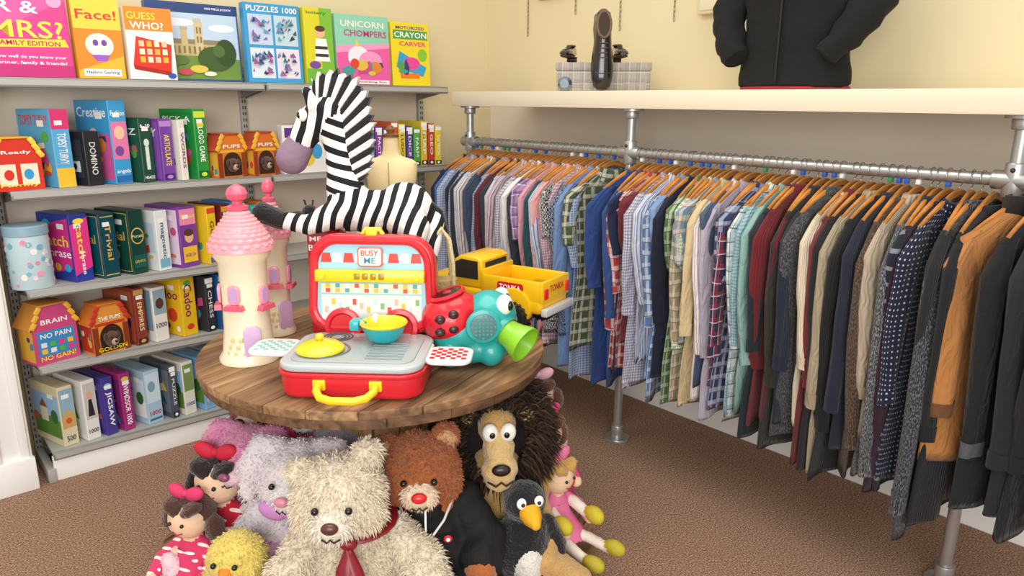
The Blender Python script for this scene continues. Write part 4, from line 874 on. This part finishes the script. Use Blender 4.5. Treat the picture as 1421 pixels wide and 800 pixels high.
for i in range(n):
    t0=i/n;t1=(i+1)/n;o0=crv(out,t0);o1=crv(out,t1);i0=crv(inn,(t0+t1)/2);mo=((o0[0]+o1[0])/2,(o0[1]+o1[1])/2)
    dx_,dy_=mo[0]-i0[0],mo[1]-i0[1];ln=math.hypot(dx_,dy_);ex=.010+.006*((i*7)%3)
    mid=(mo[0]+dx_/ln*ex,mo[1]+dy_/ln*ex)
    for yy in(.017,-.003):
        b.poly([crv(inn,t0),o0,mid,o1,crv(inn,t1)],.02,zk if i%2 else zw,MX(((1,0,0,0),(0,0,-1,yy),(0,1,0,0),(0,0,0,1))),.003)
b.obj('mane',ZO)
for s in(-1,1): B().sph((-.155,s*.04-.01,.385),(.015,.012,.02),PL('#F4F2EA')).sph((-.165,s*.047-.01,.385),(.007,.004,.01),blkp).obj('eye',ZO)
for s in(-1,1): B().sph((-.252,s*.02-.012,.265),(.005,.007,.01),PL('#3A2636')).obj('nostril',ZO)
B().tube([(.225,0,.11),(.262,0,.08),(.277,0,.01)],[.01,.008,.012],zk).obj('tail',ZO)
# support tub and brick bag
BG=B().box((0,0,.165),(.29,.22,.33),M('#D9C9A6',.9,bs=90,bst=.5),.03,4).obj('toy_storage_tub',None,W(2.46,-.41,ZT),(0,0,CR),'cream fabric toy tub supporting the plush zebra','storage tub')
B().box((.12,-.115,.23),(.05,.004,.1),PR('#2A2A33'),.001).obj('swing_tag',BG)
o=B().box((0,0,.18),(.11,.14,.36),M('#C9202C',.45,bs=40,bst=.3),.02,3).obj('building_block_bag',None,W(2.40,-.62,ZT),(0,0,CR+.05),'red zipped bag of toy building blocks','toy bag')
draw([('r',.08,.78,.92,.98,'#B01824'),('t',.5,.93,.76,.045,'MEGA','#FFFFFF'),('t',.5,.85,.84,.055,'BLOKS','#FFFFFF')],FM(.11,.145,.36),.11,.36,o)
o=empty('plush_ladybird',W(2.40,-.62,ZT+.362),CR,'small red and black plush ladybird on the toy bag','plush toy')
B().sph((0,0,.035),(.055,.045,.038),FUR('#C8202C')).obj('body',o)
B().sph((-.05,-.01,.05),.026,zk).tube([(-.06,0,.06),(-.07,0,.09)],.003,zk).tube([(-.045,0,.06),(-.04,0,.09)],.003,zk).obj('head',o)
# tailor bust
bm_=M('#DAC698',.85,bs=100,bst=.2)
o=empty('tailor_bust',W(2.66,-.44,ZT),CR,'small cream fabric tailor bust on a wooden stand','dress form')
b=B();loft(b,[(0,0,.28,.06,.05),(0,0,.32,.08,.06),(0,0,.37,.07,.055),(0,0,.42,.074,.06),(0,0,.46,.084,.066),(0,0,.50,.090,.064),(0,0,.535,.094,.055),(0,0,.555,.092,.046),(0,0,.566,.078,.038),(0,0,.574,.05,.032),(0,0,.582,.034,.030),(0,0,.60,.029,.028),(0,0,.645,.027,.026)],bm_);b.obj('torso',o)
B().lathe([(0,.645),(.030,.645),(.031,.654),(.012,.660),(.017,.672),(.010,.684),(0,.688)],WOOD('#7A4A24')).obj('neck_cap',o)
B().box((0,-.066,.5),(.003,.003,.12),M('#A88E5A',.8)).obj('centre_seam',o)
B().cyl((0,0,.15),.012,.28,WOOD('#A9743C')).cyl((0,0,.012),.09,.024,WOOD('#A9743C'),bev=.005).obj('stand',o)
# ------------------------------------------------------------ castle towers
cream=PL('#F2E9CC',.4);pink=PL('#F0A3AE',.35);dpk=PL('#E4607C',.3)
def tower(loc,r,h,rz,label,k_=.8):
    o=empty('toy_castle_tower',loc,rz,label,'toy castle','toy castle towers')
    B().lathe([(0,0),(r*1.2,0),(r*1.2,.012),(r*1.04,.03),(r*.93,.1),(r*.9,h*.6),(r*.95,h*.88),(r*1.12,h*.93),(r*1.15,h),(0,h)],cream).obj('tower_wall',o)
    P=[(r*1.28,h-.008),(r*1.27,h+.006)];lv=9
    for k in range(lv):
        t=k/lv;rr=r*(1.25*(1-t)**.85+.32*t);zz=h+.12*k_*(t**.9)+.008
        P+=[(rr,zz),(rr*1.0,zz+.006),(rr*.93,zz+.008)]
    P+=[(r*.3,h+.14*k_),(0,h+.142*k_)]
    b=B().lathe(P,pink,seg=40)
    for k in range(6):
        t=(k+.3)/7;rr=r*(1.25*(1-t)**.85+.32*t);zz=h+.12*k_*(t**.9)+.006;n=18
        for i in range(n):
            a=2*pi*(i+.5*(k%2))/n;b.sph((rr*math.cos(a),rr*math.sin(a),zz),(.003,rr*.14,.008),pink,rot=(0,-.7,a),seg=10)
    b.obj('roof',o)
    B().lathe([(r*a,h+z*k_) for a,z in ((.4,.136),(.42,.15),(.2,.158),(.2,.168),(.36,.176),(.42,.195),(.33,.215),(.15,.226),(0,.23))],dpk).obj('finial',o)
    for a,z in ((-q-.1,h*.62),(-q+1.2,h*.6),(-q-1.3,h*.6)):
        b=B();mxx=TR((0,0,0),(0,0,a))@TR((r*.9,0,z),(q,0,q))
        b.poly(rrect(.036,.06,.016),.008,pink,mxx,.002).poly(rrect(.024,.046,.011),.01,PL('#C9A0D8'),mxx)
        b.poly([(-.03,-.045),(.03,-.045),(.024,-.03),(-.024,-.03)],.02,dpk,mxx);b.obj('window',o)
    b=B()
    for k in range(9): b.box((r*.98*math.cos(-q-.55+k*.12),r*.98*math.sin(-q-.55+k*.12),.035+.022*(k%3)),(.008,.012,.014),PL('#E9D79A'),.002,rot=(0,0,-q-.55+k*.12))
    b.obj('brick_relief',o)
    B().poly(rrect(.05,.1,.02),.008,PL('#D8B8E0'),TR((0,0,0),(0,0,-q+.5))@TR((r*.93,0,.07),(q,0,q)),.002).obj('castle_door',o);return o
tower(W(2.12,-.805,ZT),.074,.35,CR,'tall cream plastic castle tower with pink scalloped roof')
tower(W(2.38,-.80,ZT),.05,.34,CR+.4,'slimmer cream castle tower with pink roof')
# ------------------------------------------------------------ toy kitchen suitcase
red=PL('#D91E2E',.3);gry=PL('#B9C2C4',.35);yel=PL('#F4D21F',.3);teal=PL('#2BB3BE',.35);wht=PL('#F0EEEA',.4)
K=empty('toy_kitchen_case',W(1.935,-.425,ZT),CR-.04,'red toy kitchen suitcase opened out with yellow handle','toy kitchen')
w,d=.385,.29
B().poly(rrect(w,d,.06,6),.075,red,TR((0,0,.003)),.014).poly(rrect(w+.012,d+.012,.065,6),.014,red,TR((0,0,.062)),.004).obj('case_base',K)
b=B().poly(rrect(w+.004,d+.004,.06,6),.02,gry,TR((0,0,.077)),.007).poly(rrect(w-.05,d-.05,.04,6),.004,PL('#A7B1B4'),TR((0,0,.097)),.001)
for i in range(7): b.box((.085,-.075+i*.022-.02,.1025),(.1,.006,.004),PL('#8E999C'),.0015)
b.obj('worktop',K)
hp=[(-.075,-d/2-.004,.045),(-.075,-d/2-.03,.038),(-.06,-d/2-.052,.03),(-.03,-d/2-.062,.026),(.03,-d/2-.062,.026),(.06,-d/2-.052,.03),(.075,-d/2-.03,.038),(.075,-d/2-.004,.045)]
B().tube(hp,.011,yel,seg=12).box((-.075,-d/2-.002,.045),(.035,.012,.03),yel,.004).box((.075,-d/2-.002,.045),(.035,.012,.03),yel,.004).obj('handle',K)
b=B()
for r_ in (.038,.028,.018): b.lathe([(r_,0),(r_+.002,.003),(r_+.005,.003),(r_+.007,0)],PL('#4A5356'),(-.085,.085,.1),seg=28)
b.obj('hob_ring',K)
B().lathe([(.062,0),(.064,.004),(.069,.004),(.071,0)],PL('#6D777A'),(-.09,-.03,.1)).obj('hob_ring',K)
B().lathe([(0,.0),(.058,0),(.066,.004),(.066,.01),(.05,.022),(.02,.03),(0,.031)],yel,(-.1,-.04,.102)).sph((-.1,-.04,.143),(.012,.012,.01),yel).cyl((-.1,-.04,.134),.006,.012,yel).obj('pan_lid',K)
b=B().lathe([(0,0),(.035,0),(.05,.012),(.06,.04),(.064,.045),(.06,.047),(.054,.04),(.044,.014),(0,.006)],teal).lathe([(.0,.012),(.05,.03),(.062,.047),(.068,.052),(.066,.056),(.058,.05),(.046,.028),(0,.018)],yel).obj('toy_saucepan',None,W(1.985,-.365,ZT+.106),(0,0,CR),'turquoise toy saucepan with yellow bowl on the kitchen worktop','toy pan')
B().tube([(-.055,.01,.045),(-.075,.02,.05)],.008,teal).box((-.085,.02,.04),(.03,.05,.03),teal,.008).obj('pan_handle',b)
B().tube([(.02,.13,.1),(.02,.13,.14),(.02,.115,.155),(.02,.09,.15)],[.014,.012,.011,.01],PL('#E8ECEC'),seg=12).obj('tap',K)
for s,c in((-1,'#8FC4C0'),(1,'#D92A34')):
    yo=.03 if s<0 else -.01
    b=B().poly(rrect(.13,.13,.035),.012,wht,TR((s*(w/2+.06),yo,.078)),.004)
    for i in range(7):
        for j_ in range(6):
            if (i+j_)%2==0: b.box((s*(w/2+.06)-.043+i*.0145,yo-.036+j_*.0145,.0905),(.013,.013,.002),PR(c))
    b.tube([(s*(w/2+.0),-.05,.085),(s*(w/2),.07,.085)],.007,wht,seg=8);b.obj('side_flap',K)
LD=reg(bpy.data.objects.new('lid',None),K,(0,d/2+.006,.085),(q-.10,0,0))
def lidshape(w,h,r):  # rounded trapezium, narrower at the free edge
    return [(x*(1-.07*(y/h+.5)),y) for x,y in rrect(w,h,r,8)]
b=B().poly([(x,y+.155) for x,y in lidshape(w+.012,.30,.08)],.05,red,TR((0,0,-.05)),.012);
b.tube([(x,y+.155,.004) for x,y in lidshape(w-.03,.262,.07)],.011,red,seg=8,cyc=True);b.obj('lid_shell',LD)
B().tube([(-.12,-.012,.0),(.12,-.012,.0)],.013,red,seg=12).obj('hinge',LD)
b=B().poly([(x,y+.155) for x,y in lidshape(w-.05,.245,.06)],.003,PR('#9FD4E4'),TR((0,0,.001)))
b.poly([(-.15,.13),(.15,.13),(.15,.158),(-.15,.158)],.0005,PR('#F3E9C8'),TR((0,0,.0045)))
for i in range(10):
    for j_ in range(2): b.box((-.13+i*.029,.138+j_*.014,.0055),(.013,.012,.001),PR(['#E0504A','#F2C53D','#4FAFC4','#FFFFFF'][(i+j_)%4]))
for i in range(9): b.poly([(-.15+i*.0335,.222),(-.117+i*.0335,.222),(-.122+i*.0335,.25),(-.145+i*.0335,.25)],.0006,PR('#FFFFFF' if i%2 else '#E8412E'),TR((0,0,.0045)))
b.poly([(-.15,.05),(.15,.05),(.15,.125),(-.15,.125)],.0005,PR('#DDE6E2'),TR((0,0,.0045)))
for i in range(14): b.box((-.135+i*.021,.092+.012*((i*5)%3-1),.0055),(.011,.018,.001),PR(['#F0B8A8','#BFDDE6','#E0504A','#F2C53D','#7AB87A'][(i*3)%5]))
b.obj('printed_panel',LD)
b=B().box((0,.184,.018),(.325,.036,.028),yel,.005)
for i in range(4): b.box((-.036+i*.024,.184,.033),(.016,.018,.003),PL('#A88A08'),.002)
b.cyl((-.14,.184,.034),.009,.008,yel).cyl((.14,.184,.034),.009,.008,yel);b.obj('spice_rack',LD)
for s in(-1,1): B().lathe([(.0,0),(.05,0),(.056,.008),(.054,.016),(.042,.018),(.036,.01),(0,.01)],red,(s*.085,.03,.002)).obj('moulded_dish',LD)
b=B().poly(rrect(.074,.058,.01),.007,PL('#F0604A'),TR((0,.24,.01)),.002);b.poly(rrect(.066,.05,.008),.002,PR('#FFF3DC'),TR((0,.24,.0165)));b.obj('sign_board',LD)
b=B().text('BUSY',(0,.252,.0195),.052,.017,PR('#D9302A'),TR()).text('ME',(0,.23,.0195),.034,.018,PR('#2A8AB4'),TR());b.obj('lettering',LD)
B().tube([(-.03,.303,-.025),(-.022,.318,-.025),(.022,.318,-.025),(.03,.303,-.025)],.008,yel,seg=10).box((.0,.308,-.01),(.034,.016,.018),yel,.004).obj('latch',LD)
# ------------------------------------------------------------ elephant toy
E=empty('toy_elephant_popper',W(2.10,-.12,ZT),CR+.12,'turquoise plastic elephant toy with lime green open trunk','toy elephant');E.scale=(.97,)*3
tq=PL('#27A9A4',.3);lime=PL('#8CCB2C',.3);dg=PL('#5A7A7C',.45)
bl=[((-.04,0,.11),(.095,.085,.09),None,tq),((.055,0,.15),(.085,.085,.082),None,tq),((-.01,0,.055),(.115,.08,.055),None,tq),((.055,0,.06),(.07,.072,.058),None,tq)]
for sx in(-.07,.055):
    for s in(-1,1): bl+=chain([(sx,s*.045,.05),(sx,s*.045,.038)],[.046,.038],tq,3)
mobj(blob('body',bl,.006,0,smooth=8),'body',E)
sh=blob('red_shell',[((-.065,0,.145),(.092,.09,.082),None,red),((-.05,0,.175),(.075,.08,.06),None,red)],.006,0,smooth=4);mobj(sh,'red_shell',E)
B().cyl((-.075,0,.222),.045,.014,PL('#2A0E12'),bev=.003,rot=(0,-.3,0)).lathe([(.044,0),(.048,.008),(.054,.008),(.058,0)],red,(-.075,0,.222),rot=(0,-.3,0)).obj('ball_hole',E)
for s in(-1,1):
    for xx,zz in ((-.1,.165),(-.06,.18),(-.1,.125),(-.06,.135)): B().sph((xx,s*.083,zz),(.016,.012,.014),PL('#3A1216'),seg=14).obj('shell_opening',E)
    e=B().cyl((.028,s*.092,.145),.052,.016,tq,rot=(q,0,0),bev=.004).cyl((.028,s*.1,.145),.04,.010,dg,rot=(q,0,0),bev=.003)
    for i in range(7):
        for jj in range(7):
            x,z=(i-3)*.0115,(jj-3)*.0115
            if x*x+z*z<.0012: e.cyl((.028+x,s*.1055,.145+z),.0034,.002,tq,rot=(q,0,0),seg=8)
    e.obj('ear',E)
    B().sph((.095,s*.045-.012,.2),(.026,.024,.032),PL('#F6F6F4')).sph((.110,s*.045-.026,.2),(.010,.011,.016),blkp).obj('eye',E)
tr_=(.095,-.05,.118);trr=(0,1.95,-.75)
B().lathe([(.0,.0),(.042,0),(.042,.025),(.046,.045),(.057,.075),(.059,.088),(.053,.088),(.047,.06),(.038,.04),(.0,.035)],lime,tr_,rot=trr).obj('trunk',E)
B().lathe([(.046,-.015),(.05,.0),(.046,.014)],tq,tr_,rot=trr).obj('trunk_collar',E)
# ------------------------------------------------------------ pickup truck
ty=PL('#F2BE15',.3);dk=PL('#1B1B1D',.5)
T_=empty('toy_pickup_truck',W(2.55,-.06,ZT),math.radians(107),'large yellow plastic toy pickup truck','toy truck');T_.scale=(1.22,)*3
b=B().box((0,0,.085),(.40,.16,.05),ty,.014,3).box((.14,0,.115),(.12,.155,.03),ty,.012,3)
b.box((-.10,.074,.125),(.19,.012,.06),ty,.004).box((-.10,-.074,.125),(.19,.012,.06),ty,.004).box((-.198,0,.125),(.012,.16,.06),ty,.004).box((-.008,0,.135),(.012,.16,.07),ty,.004)
for s in(-1,1):
    for x in(-.115,.13): b.cyl((x,s*.078,.075),.055,.02,ty,rot=(q,0,0),bev=.004)
b.box((-.1,0,.112),(.18,.14,.006),PL('#D9A510'),.001);b.obj('truck_body',T_)
b=B();b.poly([(-.0,.11),(.13,.11),(.10,.185),(.075,.2),(.02,.2),(.0,.19)],.146,ty,MX(((1,0,0,0),(0,0,-1,.073),(0,1,0,0),(0,0,0,1))),.006);b.obj('cab',T_)
for s in(-1,1): B().poly([(.012,.135),(.108,.135),(.09,.18),(.07,.19),(.014,.188)],.003,dk,MX(((1,0,0,0),(0,0,-1,s*.0745+.0015),(0,1,0,0),(0,0,0,1)))).obj('window',T_)
B().box((-.002,0,.165),(.004,.11,.038),dk,.001).obj('window',T_);B().box((.118,0,.155),(.004,.12,.05),dk,.001,rot=(0,-.38,0)).obj('windscreen',T_)
for s in(-1,1):
    for x in(-.115,.13): 
        wv=B().cyl((x,s*.083,.045),.045,.04,dk,rot=(q,0,0),bev=.006).cyl((x,s*.096,.045),.024,.018,PL('#B8B8B4'),rot=(q,0,0),bev=.003)
        for k in range(18): wv.box((x+.045*math.cos(k*pi/9),s*.083,.045+.045*math.sin(k*pi/9)),(.007,.036,.006),dk,rot=(0,-k*pi/9,0))
        wv.obj('wheel',T_)
for xx in(-.21,.208): B().box((xx,0,.07),(.02,.165,.022),PL('#C9CACC'),.004).obj('bumper',T_)
for yy in(.062,-.062): B().box((-.206,yy,.12),(.006,.018,.03),red,.002).obj('tail_light',T_)
b=B();mxs=MX(((-1,0,0,-.1),(0,0,1,.0885),(0,1,0,.128),(0,0,0,1)))
b.poly(rrect(.085,.03,.008),.001,PR('#C81E28'),mxs@TR((0,0,-.008)));b.text('TONKA',(0,0,-.0062),.07,.018,PR('#FFFFFF'),mxs)
b.text('TONKA',(0,0,0),.08,.02,PR('#C81E28'),MX(((0,0,-1,-.2055),(-1,0,0,0),(0,1,0,.13),(0,0,0,1))));b.obj('lettering',T_)
# straw bag
o=empty('straw_bag',W(2.34,-.235,ZT),CR+.2,'natural woven straw bag with tall rope handles','bag')
sm=M('#C9B07A',.95,bs=130,bst=1,var=.25,vs=60)
b=B();loft(b,[(0,0,0,.05,.035),(0,0,.02,.055,.04),(0,0,.1,.056,.04),(0,0,.2,.055,.036),(0,0,.205,.05,.03)],sm);b.obj('bag_body',o)
for s in(-1,1): B().tube([(-.038,s*.035,.17),(-.036,s*.038,.26),(-.025,s*.034,.34),(0,s*.03,.375),(.025,s*.034,.34),(.036,s*.038,.26),(.038,s*.035,.17)],.007,M('#E0CFA0',.9,bs=150,bst=1)).obj('handle',o)
# ------------------------------------------------------------ lights
w=bpy.data.worlds.new('world');S.world=w;w.use_nodes=True
bg=w.node_tree.nodes['Background'];bg.inputs[0].default_value=(1,.965,.92,1);bg.inputs[1].default_value=.78
def area(n,loc,tgt,sx,sy,e,c):
    l=bpy.data.lights.new(n,'AREA');l.shape='RECTANGLE';l.size=sx;l.size_y=sy;l.energy=e;l.color=c
    o=bpy.data.objects.new(n,l);S.collection.objects.link(o);o.location=loc;o.rotation_euler=(V(tgt)-V(loc)).to_track_quat('-Z','Y').to_euler()
area('window_light',(-4.6,-5.2,2.0),(-1.4,-1.2,.8),3.0,2.0,130,(1,.985,.96))
area('ceiling_light',(-2.0,-1.9,2.75),(-2.0,-1.9,0),1.8,1.8,34,(1,.94,.84))
S.view_settings.view_transform='Standard'
S.view_settings.exposure=0
